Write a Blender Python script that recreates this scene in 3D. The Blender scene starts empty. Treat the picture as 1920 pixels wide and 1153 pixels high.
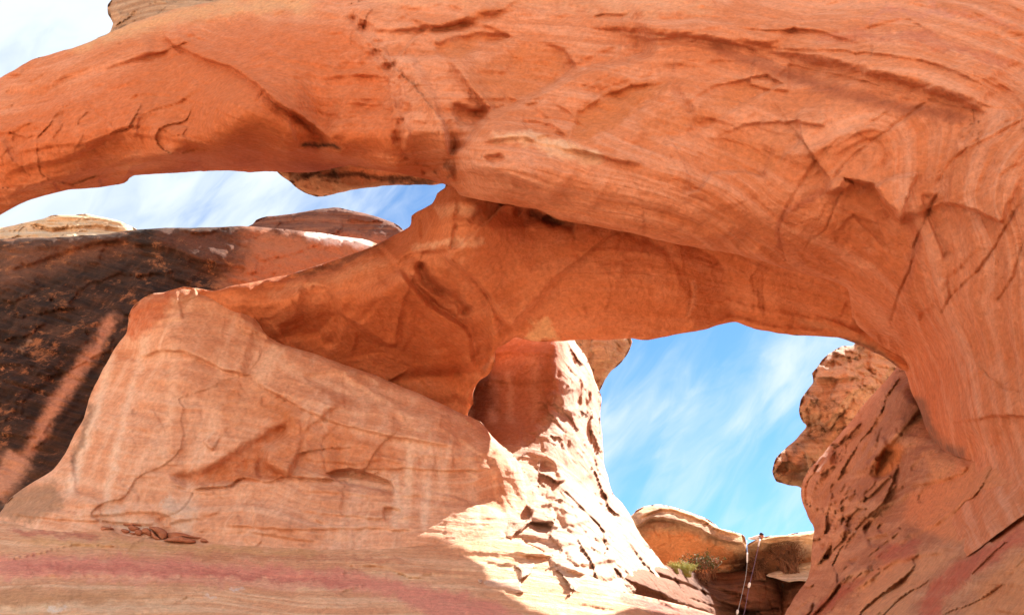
import bpy, bmesh, math, random
import numpy as np
from mathutils import Vector, Matrix
random.seed(4)
rng = np.random.default_rng(7)
scene = bpy.context.scene
COL = scene.collection

# ---------------------------------------------------------------- camera, world, sun, exposure
F, PITCH = 1450.0, math.radians(30)          # focal length in pixels of a 1920 px wide frame
CX, CY = 960.0, 576.5
cam_data = bpy.data.cameras.new('camera')
cam_data.sensor_width = 36.0
cam_data.lens = 36.0 * F / 1920.0
cam_data.clip_start, cam_data.clip_end = 0.1, 5000
cam = bpy.data.objects.new('camera', cam_data)
COL.objects.link(cam)
cam.location = (0, 0, 0)
cam.rotation_euler = (math.pi / 2 + PITCH, 0, 0)
scene.camera = cam

SUN = np.array([0.45, 0.50, 0.74]); SUN /= np.linalg.norm(SUN)
SUN_EL = math.asin(SUN[2]); SUN_AZ = math.atan2(SUN[0], SUN[1])
world = bpy.data.worlds.new('World'); scene.world = world
world.use_nodes = True
SKY_STRENGTH = 0.05
SUN_STRENGTH = 5.0
scene.view_settings.view_transform = 'Standard'
scene.view_settings.look = 'None'
scene.view_settings.gamma = 1
scene.view_settings.use_curve_mapping = False
scene.view_settings.exposure = 2.2
scene.cycles.max_bounces = 10
scene.cycles.diffuse_bounces = 7

def build_world():
    nt = world.node_tree; nt.nodes.clear()
    N = nt.nodes.new; L = nt.links.new
    out = N('ShaderNodeOutputWorld'); bg = N('ShaderNodeBackground')
    sky = N('ShaderNodeTexSky'); sky.sky_type = 'NISHITA'; sky.sun_disc = False
    sky.sun_elevation = SUN_EL; sky.sun_rotation = SUN_AZ
    sky.air_density = 1.0; sky.dust_density = 0.1; sky.ozone_density = 2.5
    bg.inputs['Strength'].default_value = SKY_STRENGTH
    tc = N('ShaderNodeTexCoord')
    # thin wind-drawn clouds: stretched, warped noise over the sky directions
    mp = N('ShaderNodeMapping'); mp.inputs['Scale'].default_value = (6.5, 3.0, 2.0)
    mr0 = N('ShaderNodeMapping'); mr0.inputs['Rotation'].default_value = (0.0, -0.75, 0.0)
    L(tc.outputs['Generated'], mr0.inputs['Vector']); L(mr0.outputs['Vector'], mp.inputs['Vector'])
    wn = N('ShaderNodeTexNoise'); wn.inputs['Scale'].default_value = 1.6; wn.inputs['Detail'].default_value = 3
    L(mp.outputs['Vector'], wn.inputs['Vector'])
    wm = N('ShaderNodeMixRGB'); wm.blend_type = 'ADD'; wm.inputs['Fac'].default_value = 0.9
    L(mp.outputs['Vector'], wm.inputs['Color1']); L(wn.outputs['Color'], wm.inputs['Color2'])
    n = N('ShaderNodeTexNoise'); n.inputs['Scale'].default_value = 1.5; n.inputs['Detail'].default_value = 9
    n.inputs['Roughness'].default_value = 0.55
    L(wm.outputs['Color'], n.inputs['Vector'])
    # extra white cloud added behind the camera as unseen fill light
    dt = N('ShaderNodeVectorMath'); dt.operation = 'DOT_PRODUCT'
    dt.inputs[1].default_value = (-0.55, -0.72, 0.42)
    L(tc.outputs['Generated'], dt.inputs[0])
    mr = N('ShaderNodeMapRange'); mr.inputs['From Min'].default_value = -0.75; mr.inputs['From Max'].default_value = 0.70
    mr.inputs['To Min'].default_value = -0.10; mr.inputs['To Max'].default_value = 0.36
    L(dt.outputs['Value'], mr.inputs['Value'])
    ad = N('ShaderNodeMath'); ad.operation = 'ADD'
    L(n.outputs['Fac'], ad.inputs[0]); L(mr.outputs['Result'], ad.inputs[1])
    # two thicker banks of cirrus: low over the left ridge, and just right of the pillar
    for dv, lo, amt in (((-0.437, 0.712, 0.55), 0.955, 0.07), ((0.158, 0.927, 0.339), 0.986, 0.10)):
        d2 = N('ShaderNodeVectorMath'); d2.operation = 'DOT_PRODUCT'; d2.inputs[1].default_value = dv
        L(tc.outputs['Generated'], d2.inputs[0])
        m2 = N('ShaderNodeMapRange'); m2.interpolation_type = 'SMOOTHSTEP'; m2.inputs['From Min'].default_value = lo; m2.inputs['From Max'].default_value = 1.0
        m2.inputs['To Max'].default_value = amt; L(d2.outputs['Value'], m2.inputs['Value'])
        a2 = N('ShaderNodeMath'); a2.operation = 'ADD'; L(ad.outputs['Value'], a2.inputs[0]); L(m2.outputs['Result'], a2.inputs[1]); ad = a2
    cr = N('ShaderNodeMapRange'); cr.interpolation_type = 'SMOOTHSTEP'
    cr.inputs['From Min'].default_value = 0.38; cr.inputs['From Max'].default_value = 0.82
    L(ad.outputs['Value'], cr.inputs['Value'])
    mx = N('ShaderNodeMixRGB'); mx.inputs['Color2'].default_value = (4.3, 4.75, 5.3, 1)
    L(cr.outputs['Result'], mx.inputs['Fac'])
    gain = N('ShaderNodeMixRGB'); gain.blend_type = 'MULTIPLY'; gain.inputs['Fac'].default_value = 1.0
    gain.inputs['Color2'].default_value = (0.50, 0.74, 0.87, 1)
    L(sky.outputs['Color'], gain.inputs['Color1'])
    L(gain.outputs['Color'], mx.inputs['Color1'])
    L(mx.outputs['Color'], bg.inputs['Color'])
    L(bg.outputs['Background'], out.inputs['Surface'])
build_world()

sun_data = bpy.data.lights.new('sun', 'SUN')
sun_data.energy = SUN_STRENGTH; sun_data.angle = math.radians(0.5); sun_data.color = (1.0, 0.955, 0.88)
sun = bpy.data.objects.new('sun', sun_data); COL.objects.link(sun)
sun.rotation_euler = Vector(SUN).to_track_quat('Z', 'Y').to_euler()
sun.location = (0, 0, 60)

# ---------------------------------------------------------------- numpy helpers
cp, sp = math.cos(PITCH), math.sin(PITCH)
def rays(px, py):
    """direction (x, y, z) scaled so that y == 1 for photo positions, so a point is Y * ray"""
    u = (np.asarray(px, float) - CX) / F; v = (CY - np.asarray(py, float)) / F
    dy = cp - v * sp
    return np.stack([u / dy, np.ones_like(dy), (sp + v * cp) / dy], -1)
def P3(px, py, Y):
    r = rays(np.array([px]), np.array([py]))[0] * Y
    return Vector(r)

def sstep(a, b, x):
    t = np.clip((x - a) / (b - a), 0, 1); return t * t * (3 - 2 * t)

def hash3(i, j, k, seed):
    h = (i.astype(np.int64) * 374761393 + j.astype(np.int64) * 668265263 + k.astype(np.int64) * 2147483647 + seed * 974634777) & 0xffffffff
    h = ((h ^ (h >> 13)) * 1274126177) & 0xffffffff
    return (h ^ (h >> 16)) & 0xffffffff
def perlin(p, seed=0):
    ip = np.floor(p).astype(np.int64); f = p - ip
    w = f * f * f * (f * (f * 6 - 15) + 10)
    res = 0
    for dx in (0, 1):
        for dy in (0, 1):
            for dz in (0, 1):
                h = hash3(ip[:, 0] + dx, ip[:, 1] + dy, ip[:, 2] + dz, seed)
                gx = ((h & 1023) / 511.5 - 1); gy = (((h >> 10) & 1023) / 511.5 - 1); gz = (((h >> 20) & 1023) / 511.5 - 1)
                g = gx * (f[:, 0] - dx) + gy * (f[:, 1] - dy) + gz * (f[:, 2] - dz)
                ww = (w[:, 0] if dx else 1 - w[:, 0]) * (w[:, 1] if dy else 1 - w[:, 1]) * (w[:, 2] if dz else 1 - w[:, 2])
                res = res + ww * g
    return res
def fbm(p, octv=4, seed=0, rough=0.5, ridged=False):
    a, s, r = 1.0, 0.0, 0
    for o in range(octv):
        n = perlin(p * (2.03 ** o) + 17.3 * o, seed + o)
        if ridged: n = 0.5 - np.abs(n) * 1.6
        r = r + a * n; s += a; a *= rough
    return r / s
def worley_cells(p, seed=0):
    """value of the nearest cell and the distance margin to the next (F2 - F1)"""
    ip = np.floor(p).astype(np.int64)
    d1 = np.full(len(p), 9.0); d2 = np.full(len(p), 9.0); val = np.zeros(len(p))
    tx = np.zeros((len(p), 3))
    for dx in (-1, 0, 1):
        for dy in (-1, 0, 1):
            for dz in (-1, 0, 1):
                c = ip + np.array([dx, dy, dz])
                h = hash3(c[:, 0], c[:, 1], c[:, 2], seed)
                o = np.stack([(h & 1023) / 1023., ((h >> 10) & 1023) / 1023., ((h >> 20) & 1023) / 1023.], -1)
                dv = p - (c + o); d = np.sqrt((dv ** 2).sum(-1))
                hv = (hash3(c[:, 0], c[:, 1], c[:, 2], seed + 91) & 0xffff) / 65535.
                nb = d < d1
                d2 = np.where(nb, d1, np.minimum(d2, d)); val = np.where(nb, hv, val)
                tx = np.where(nb[:, None], dv, tx); d1 = np.where(nb, d, d1)
    return val, d2 - d1, tx

def rbf(ctrl, q, smooth=1e-5):
    """thin-plate spline through (px, py, value)"""
    c = np.array(ctrl, float); X = c[:, :2] / 1000; v = c[:, 2]
    n = len(X)
    def phi(d2): return np.where(d2 > 1e-12, 0.5 * d2 * np.log(np.maximum(d2, 1e-12)), 0)
    D = ((X[:, None] - X[None]) ** 2).sum(-1)
    A = np.zeros((n + 3, n + 3)); A[:n, :n] = phi(D) + smooth * np.eye(n)
    A[:n, n] = 1; A[:n, n + 1:] = X; A[n, :n] = 1; A[n + 1:, :n] = X.T
    s = np.linalg.solve(A, np.concatenate([v, np.zeros(3)]))
    Q = q / 1000; out = s[n] + Q @ s[n + 1:]
    for i in range(n):
        out = out + s[i] * phi(((Q - X[i]) ** 2).sum(-1))
    return out

def smooth_line(pts, step=5.0, closed=False):
    """Catmull-Rom through the points, resampled"""
    p = np.array(pts, float); n = len(p)
    if n < 3 and not closed:
        m = max(2, int(np.hypot(*(p[-1] - p[0])) / step)); return p[0] + (p[-1] - p[0]) * np.linspace(0, 1, m)[:, None]
    out = []
    segs = n if closed else n - 1
    for i in range(segs):
        if closed: a, b, c, d = p[(i - 1) % n], p[i], p[(i + 1) % n], p[(i + 2) % n]
        else: a, b, c, d = p[max(i - 1, 0)], p[i], p[i + 1], p[min(i + 2, n - 1)]
        m = max(2, int(np.hypot(*(c - b)) / step)); t = np.linspace(0, 1, m, endpoint=False)[:, None]
        lin = b + (c - b) * t
        cr = 0.5 * (2 * b + (c - a) * t + (2 * a - 5 * b + 4 * c - d) * t ** 2 + (3 * b - a - 3 * c + d) * t ** 3)
        out.append(0.35 * lin + 0.65 * cr)
    o = np.concatenate(out)
    return o if closed else np.concatenate([o, p[-1:]])

def noise1(n, seed, scale):
    p = np.zeros((n, 3)); p[:, 0] = np.arange(n) * scale + seed * 13.7; p[:, 1] = 0.37
    return fbm(p, 4, seed, 0.6)

def line_dist(q, pts):
    """distance, signed side (positive = above when the line runs to the right), arclength 0..1"""
    p = np.array(pts, float); a, b = p[:-1], p[1:]; d = b - a
    L = np.hypot(d[:, 0], d[:, 1]) + 1e-9; cum = np.concatenate([[0], np.cumsum(L)])
    best = np.full(len(q), 1e18); side = np.zeros(len(q)); tt = np.zeros(len(q))
    for i in range(len(a)):
        w = q - a[i]; t = np.clip((w @ d[i]) / L[i] ** 2, 0, 1)
        r = w - t[:, None] * d[i]; dd = (r ** 2).sum(-1)
        m = dd < best
        best = np.where(m, dd, best)
        cr = (w[:, 0] * d[i][1] - w[:, 1] * d[i][0])
        side = np.where(m, np.sign(cr), side); tt = np.where(m, (cum[i] + t * L[i]) / cum[-1], tt)
    return np.sqrt(best), side, tt

def inside_poly(q, poly):
    p = np.array(poly, float); x, y = q[:, 0], q[:, 1]; c = np.zeros(len(q), bool)
    for i in range(len(p)):
        x1, y1 = p[i]; x2, y2 = p[(i + 1) % len(p)]
        if y1 == y2: continue
        m = (y1 > y) != (y2 > y)
        c ^= m & (x < (x2 - x1) * (y - y1) / (y2 - y1) + x1)
    return c

def poly_sd(q, poly):
    d, _, _ = line_dist(q, list(poly) + [poly[0]])
    return np.where(inside_poly(q, poly), d, -d)

def near(q, pts, m):
    p = np.array(pts, float)
    return np.nonzero((q[:, 0] > p[:, 0].min() - m) & (q[:, 0] < p[:, 0].max() + m) & (q[:, 1] > p[:, 1].min() - m) & (q[:, 1] < p[:, 1].max() + m))[0]

# relief features; every one returns an offset in metres (positive = deeper)
STEP = 2.3
def apply_feats(q, feats):
    off = np.zeros(len(q))
    pn = np.stack([q[:, 0] / 26, q[:, 1] / 26, np.zeros(len(q))], -1)
    jit = np.stack([fbm(pn, 3, 5, 0.6), fbm(pn, 3, 15, 0.6)], -1)
    qj = q + jit * 6
    for f in feats:
        k = f[0]
        if k == 'step':       # proud on the upper side of a line running right
            _, pts, h, tw, fall = f[:5]
            pts = smooth_line(pts, 14)
            m = near(qj, pts, fall * 3 + 10)
            if not len(m): continue
            d, s, t = line_dist(qj[m], pts)
            tp = sstep(0, .1, t) * sstep(1, .9, t)
            sd = d * s
            off[m] += -h * sstep(-tw, tw, sd) * np.exp(-np.maximum(sd, 0) / fall) * tp
        elif k == 'groove':
            _, pts, h, w = f[:4]
            h = h if h >= .45 else h * .5
            pts = smooth_line(pts, 14)
            m = near(qj, pts, w * 4)
            if not len(m): continue
            d, s, t = line_dist(qj[m], pts)
            tp = sstep(0, .06, t) * sstep(1, .94, t)
            wob = .55 + .9 * fbm(np.stack([qj[m][:, 0] / 30, qj[m][:, 1] / 30, np.full(len(m), 3.1)], -1), 3, 77)
            ww = np.maximum(w * (.62 if w < 8 else .85) * np.clip(wob + .25, .35, 1.3), 1.2)
            off[m] += h * np.clip(wob * 1.2, .1, 1.2) * np.exp(-(d / ww) ** 2) * tp
        elif k == 'plate':    # positive h = hollow, negative = proud
            _, pts, h, tw = f[:4]
            pts = smooth_line(pts, 14, True)
            m = near(qj, pts, tw + 10)
            if not len(m): continue
            sd = poly_sd(qj[m], pts)
            off[m] += h * sstep(-tw * .5, tw, sd)
        elif k == 'tilt':     # a planar spall scar: deepest at the far side (gx, gy per 100 px)
            _, pts, h, gx, gy, tw = f[:6]
            c = np.mean(pts, 0)
            m = near(qj, pts, tw + 10)
            if not len(m): continue
            sd = poly_sd(qj[m], pts)
            off[m] += .75 * np.maximum(h * .45 + gx * (qj[m][:, 0] - c[0]) / 100 + gy * (qj[m][:, 1] - c[1]) / 100, 0) * sstep(-tw * .3, tw, sd)
        elif k == 'bump':     # smooth round bulge
            _, (x, y), (rx, ry), h = f[:4]
            r2 = ((q[:, 0] - x) / rx) ** 2 + ((q[:, 1] - y) / ry) ** 2
            off += -h * np.exp(-r2)
    return off

def flakes(q, s_fun, n, seed, h=(.02, .06), ln=(16, 90), zone=None, straight=1.0):
    """short curved edges of spalled flakes that follow the bedding of one rock mass"""
    R = np.random.default_rng(seed); out = []
    pts = q[R.integers(0, len(q), n * 6)]
    for p in pts:
        if len(out) >= n: break
        L = R.uniform(*ln) * (R.random() ** 1.5 * 1.4 + .35); k = max(4, int(L / 8)); st = L / k
        c = p.copy(); line = [c.copy()]; turn = R.normal(0, .02) * straight; ang = R.normal(0, .22) * straight
        if zone is not None and R.random() > zone(p[None])[0]: continue
        for i in range(k):
            e = 4.0; Q = np.array([[c[0] + e, c[1]], [c[0] - e, c[1]], [c[0], c[1] + e], [c[0], c[1] - e]])
            v = s_fun(Q); g = np.array([v[0] - v[1], v[2] - v[3]]); d = np.array([-g[1], g[0]])
            nd = np.hypot(*d)
            d = d / nd if nd > 1e-9 else np.array([1., 0])
            if d[0] < 0: d = -d
            a = ang + turn * i + R.normal(0, .12) * (.4 + .6 * straight); ca, sa = math.cos(a), math.sin(a)
            c = c + st * np.array([d[0] * ca - d[1] * sa, d[0] * sa + d[1] * ca]); line.append(c.copy())
        hh = R.uniform(*h) * (1 if R.random() < .75 else -1)
        out.append(('step', line, hh * (R.random() ** .8 + .25), R.choice([3.0, 6.0, 10.0]), R.uniform(14, 70)))
        if R.random() < .15: out.append(('groove', line, abs(hh) * .7, 1.8))
    return out

def tint_layer(q, tints):
    col = np.zeros((len(q), 4), np.float32)
    pn = np.stack([q[:, 0] / 40, q[:, 1] / 40, np.zeros(len(q))], -1)
    jit = np.stack([fbm(pn, 6, 25, 0.75), fbm(pn, 6, 35, 0.75)], -1) * 44
    qj = q + jit
    for t in tints:
        kind, pts, c, a, w = t[:5]
        if kind == 'poly':
            m = near(qj, pts, w + 20)
            if not len(m): continue
            w = w * 1.5
            al = a * sstep(-w, w, poly_sd(qj[m], smooth_line(pts, 14, True)))
        else:
            m = near(q, pts, w * 3)
            if not len(m): continue
            qq = q[m] + jit[m] * (t[5] if len(t) > 5 else 0.35)
            d, s, tt = line_dist(qq, smooth_line(pts, 14))
            al = a * np.exp(-(d / w) ** 2) * sstep(0, .12, tt) * sstep(1, .88, tt)
        o = col[m]; al = al.astype(np.float32)
        na = al + o[:, 3] * (1 - al)
        rgb = (np.array(c, np.float32) * al[:, None] + o[:, :3] * (o[:, 3] * (1 - al))[:, None]) / np.maximum(na, 1e-6)[:, None]
        col[m, :3] = rgb; col[m, 3] = na
    return col

def tag(o, label=None, cat=None, group=None, kind=None):
    if label: o['label'] = label
    if cat: o['category'] = cat
    if group: o['group'] = group
    if kind: o['kind'] = kind
    return o

def link_mesh(name, verts, faces, mat, smooth=True, parent=None, attrs=None, recenter=True):
    me = bpy.data.meshes.new(name)
    verts = np.asarray(verts, float)
    org = np.zeros(3)
    if recenter and parent is None and len(verts):
        lo, hi = verts.min(0), verts.max(0); org = np.array([(lo[0] + hi[0]) / 2, (lo[1] + hi[1]) / 2, lo[2]])
    me.from_pydata((verts - org).tolist(), [], faces if isinstance(faces, list) else faces.tolist())
    if smooth: me.polygons.foreach_set('use_smooth', np.ones(len(me.polygons), bool))
    if attrs:
        for k, v in attrs.items():
            v = np.asarray(v, np.float32)
            if v.ndim == 1:
                at = me.attributes.new(k, 'FLOAT', 'POINT'); at.data.foreach_set('value', v)
            else:
                at = me.attributes.new(k, 'FLOAT_COLOR', 'POINT'); at.data.foreach_set('color', v.ravel())
    if mat: me.materials.append(mat)
    me.update()
    o = bpy.data.objects.new(name, me); COL.objects.link(o)
    o.location = org
    if parent is not None: o.parent = parent
    return o

def rock(name, outline, ctrl, mat, thick=4.0, step=3.0, feats=(), tints=(), edge=(14, .35), strata=None, bed=(0, 0, 1),
         amp=(.35, .10, .10, .05), plate_scale=0.55, rough_edge=3.0, seed=1, parent=None, zone=None, nflakes=0, facet=None, rim=None, lines=None, pzone=None, pasp=(1, .6, 1)):
    """One closed mass of rock: its visible face spans a traced outline whose points lie at real distances (ctrl = px, py, metres),
    then rolls over at the rim and closes on a back face `thick` metres behind.
    amp = (broad undulation, spalled plates, bedding ledges, fine grain) in metres"""
    ol = smooth_line(outline, 6, True)
    nrm = np.roll(ol, -1, 0) - np.roll(ol, 1, 0); nrm = np.stack([nrm[:, 1], -nrm[:, 0]], -1); nrm /= np.hypot(nrm[:, 0], nrm[:, 1])[:, None] + 1e-9
    j = noise1(len(ol), seed, 0.11) * rough_edge * 2.2
    j *= np.minimum(1, np.minimum(np.arange(len(ol)), np.arange(len(ol))[::-1]) / 12.)
    ol = ol + nrm * j[:, None]
    x0, y0 = ol.min(0) - step; x1, y1 = ol.max(0) + step
    gx = np.arange(x0, x1 + step, step); gy = np.arange(y0, y1 + step, step)
    W, H = len(gx), len(gy)
    # scanline inside test
    ins = np.zeros((H, W), bool)
    a, b = ol, np.roll(ol, -1, 0)
    for r, yy in enumerate(gy):
        m = (a[:, 1] > yy) != (b[:, 1] > yy)
        xs = np.sort((b[m, 0] - a[m, 0]) * (yy - a[m, 1]) / (b[m, 1] - a[m, 1]) + a[m, 0])
        ins[r] = (np.searchsorted(xs, gx) % 2) == 1
    cnt = ins[:-1, :-1].astype(int) + ins[1:, :-1] + ins[:-1, 1:] + ins[1:, 1:]
    keep = cnt >= 1
    used = np.zeros((H, W), bool)
    used[:-1, :-1] |= keep; used[1:, :-1] |= keep; used[:-1, 1:] |= keep; used[1:, 1:] |= keep
    idx = -np.ones((H, W), int); idx[used] = np.arange(used.sum())
    rr, cc = np.nonzero(used)
    q = np.stack([gx[cc], gy[rr]], -1)
    out = ~ins[rr, cc]
    # snap outer verts onto the outline
    qo = q[out]
    best = np.full(len(qo), 1e18); pos = qo.copy()
    for i in range(0, len(ol)):
        A = ol[i]; d = ol[(i + 1) % len(ol)] - A; LL = d @ d + 1e-9
        m = np.nonzero((np.abs(qo[:, 0] - A[0]) < 30) & (np.abs(qo[:, 1] - A[1]) < 30))[0]
        if not len(m): continue
        t = np.clip(((qo[m] - A) @ d) / LL, 0, 1); p = A + t[:, None] * d; dd = ((qo[m] - p) ** 2).sum(-1)
        k = dd < best[m]
        best[m[k]] = dd[k]; pos[m[k]] = p[k]
    q[out] = pos
    Y = rbf(ctrl, q)
    base = rays(q[:, 0], q[:, 1]) * Y[:, None]
    # distance to the rim for the roll-over
    dm, _, _ = line_dist(q, np.concatenate([ol[::4], ol[:1]]))
    ew, eR = edge
    t = np.clip(dm / ew, 0, 1)
    roll = eR * (1 - np.sqrt(np.maximum(0, 1 - (1 - t) ** 2)))
    if rim is not None: roll = roll * rim(q)
    off = roll
    bd = np.array(bed, float); bd /= np.linalg.norm(bd)
    warp = np.stack([fbm(base * .35, 3, seed + 40), fbm(base * .35, 3, seed + 50), fbm(base * .35, 3, seed + 60)], -1)
    s = (base @ bd) if strata is None else rbf(strata, q, 1e-4)
    s = s + 0.25 * fbm(base * .5, 3, seed + 70)
    zz = np.ones(len(q)) if zone is None else zone(q)
    off = off + amp[0] * 2.2 * fbm(base * .33 + warp * .4, 4, seed, .5)
    zz = np.ones(len(q)) if zone is None else zone(q)
    if facet:
        fs, fa, asp = facet
        for o_, (k_, a_) in enumerate(((1, 1), (2.3, .38))):
            v, mg, tx = worley_cells(base * fs * k_ * np.array(asp) + warp * (.5 + .3 * o_), seed + 300 + o_)
            w_ = v * 57.31; w_ = w_ - np.floor(w_)
            mk = sstep(-.25, .2, fbm(base * .3 * k_, 2, seed + 310 + o_))
            off = off + zz * fa * a_ * mk * (tx[:, 0] * (v - .5) * 2.6 + tx[:, 2] * (w_ - .5) * 2.6 + (v - .5) * .5) * sstep(-.02, .10, mg)
    if amp[1]:
        zz0 = zz; zz = zz if pzone is None else zz * pzone(q)
        v, mg, tx = worley_cells(base * plate_scale * np.array(pasp) + warp * 1.2, seed + 3)
        v2, mg2, tx2 = worley_cells(base * plate_scale * 2.7 + warp * 2.5, seed + 4)
        off = off + zz * amp[1] * (v - .5) * 2 + zz * amp[1] * .8 * (tx[:, 0] * (v - .5) * 2 + tx[:, 2] * (.5 - v) * 1.5)
        msk = sstep(-.2, .3, fbm(base * .4, 2, seed + 77))
        off = off + zz * amp[1] * .45 * (v2 - .5) * 2 * msk + zz * amp[1] * .4 * (tx2[:, 0] * (v2 - .5) + tx2[:, 2] * (.5 - v2)) * msk
        off = off + zz * amp[1] * .12 * np.exp(-(mg / .035) ** 2) * sstep(.0, .3, fbm(base * .6, 3, seed + 78))
    if amp[1]: zz = zz0
    if amp[2]:
        ps = np.stack([s * 2.3, base[:, 0] * .13, base[:, 2] * .13], -1)
        n1 = fbm(ps, 4, seed + 8, .6)
        led = s * 1.7 + n1 * 1.2; saw = led - np.floor(led)
        saw = np.where(saw < .82, saw / .82, (1 - saw) / .18)
        mask = sstep(-.15, .35, fbm(base * .45, 3, seed + 9))
        off = off + zz * amp[2] * (saw - .5) * mask + zz * amp[2] * 1.6 * n1
    fine = fbm(base * 3.1, 4, seed + 20, .6) + .6 * fbm(base * 1.3, 3, seed + 21, .5, True)
    off = off + amp[3] * fine
    sf = (lambda Q: rays(Q[:, 0], Q[:, 1]) @ bd * float(np.median(Y))) if strata is None else (lambda Q: rbf(strata, Q, 1e-4))
    if nflakes: off = off + apply_feats(q, flakes(q[ins[rr, cc]], sf, nflakes, seed + 5, zone=zone))
    if lines:
        ln_n, ln_zone, ln_h = lines
        off = off + apply_feats(q, flakes(q[ins[rr, cc]], sf, ln_n, seed + 8, h=ln_h, ln=(190, 460), zone=ln_zone, straight=.12))
    off = off + apply_feats(q, feats)
    depth = Y + off * rays(q[:, 0], q[:, 1])[:, 1]
    fr = rays(q[:, 0], q[:, 1]) * depth[:, None]
    th = thick(q) if callable(thick) else np.full(len(q), float(thick))
    th = th * (0.8 + 0.2 * t)
    bk = rays(q[:, 0], q[:, 1]) * (Y + th + .3 * fbm(base * .2, 3, seed + 30))[:, None]
    n = len(q)
    ci, cj = np.nonzero(keep)
    quad = np.stack([idx[ci, cj], idx[ci + 1, cj], idx[ci + 1, cj + 1], idx[ci, cj + 1]], -1)
    # skirt along the open edges
    e = np.concatenate([quad[:, [0, 1]], quad[:, [1, 2]], quad[:, [2, 3]], quad[:, [3, 0]]])
    key = np.minimum(e[:, 0], e[:, 1]) * n + np.maximum(e[:, 0], e[:, 1])
    u, inv, c = np.unique(key, return_inverse=True, return_counts=True)
    be = e[c[inv] == 1]
    NS = 4
    bid = np.unique(be); mp = -np.ones(n, int); mp[bid] = np.arange(len(bid))
    rings = []; vall = [fr, bk]; base_i = 2 * n
    prev = lambda a_: a_
    skirt = []
    cur = lambda k: None
    ring_idx = [bid]
    for k in range(1, NS):
        w = (k / NS) ** 1.5
        p = fr[bid] * (1 - w) + bk[bid] * w
        p = p + .05 * np.stack([fbm(p * 1.5, 2, 1), fbm(p * 1.5, 2, 2), fbm(p * 1.5, 2, 3)], -1) * min(1, w * 3)
        vall.append(p); ring_idx.append(np.arange(base_i, base_i + len(bid))); base_i += len(bid)
    ring_idx.append(bid + n)
    for k in range(NS):
        A, B = ring_idx[k], ring_idx[k + 1]
        skirt.append(np.stack([A[mp[be[:, 1]]], A[mp[be[:, 0]]], B[mp[be[:, 0]]], B[mp[be[:, 1]]]], -1))
    faces = np.concatenate([quad, quad[:, ::-1] + n] + skirt)
    verts = np.concatenate(vall)
    tc = tint_layer(q, tints)
    ext = len(verts) - 2 * n
    ext_i = np.concatenate([bid] * (NS - 1))
    st = np.concatenate([s, s, s[ext_i]])
    tc = np.concatenate([tc, tc, tc[ext_i]])
    return link_mesh(name, verts, faces, mat, True, parent, {'strata': st, 'tint': tc})

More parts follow.
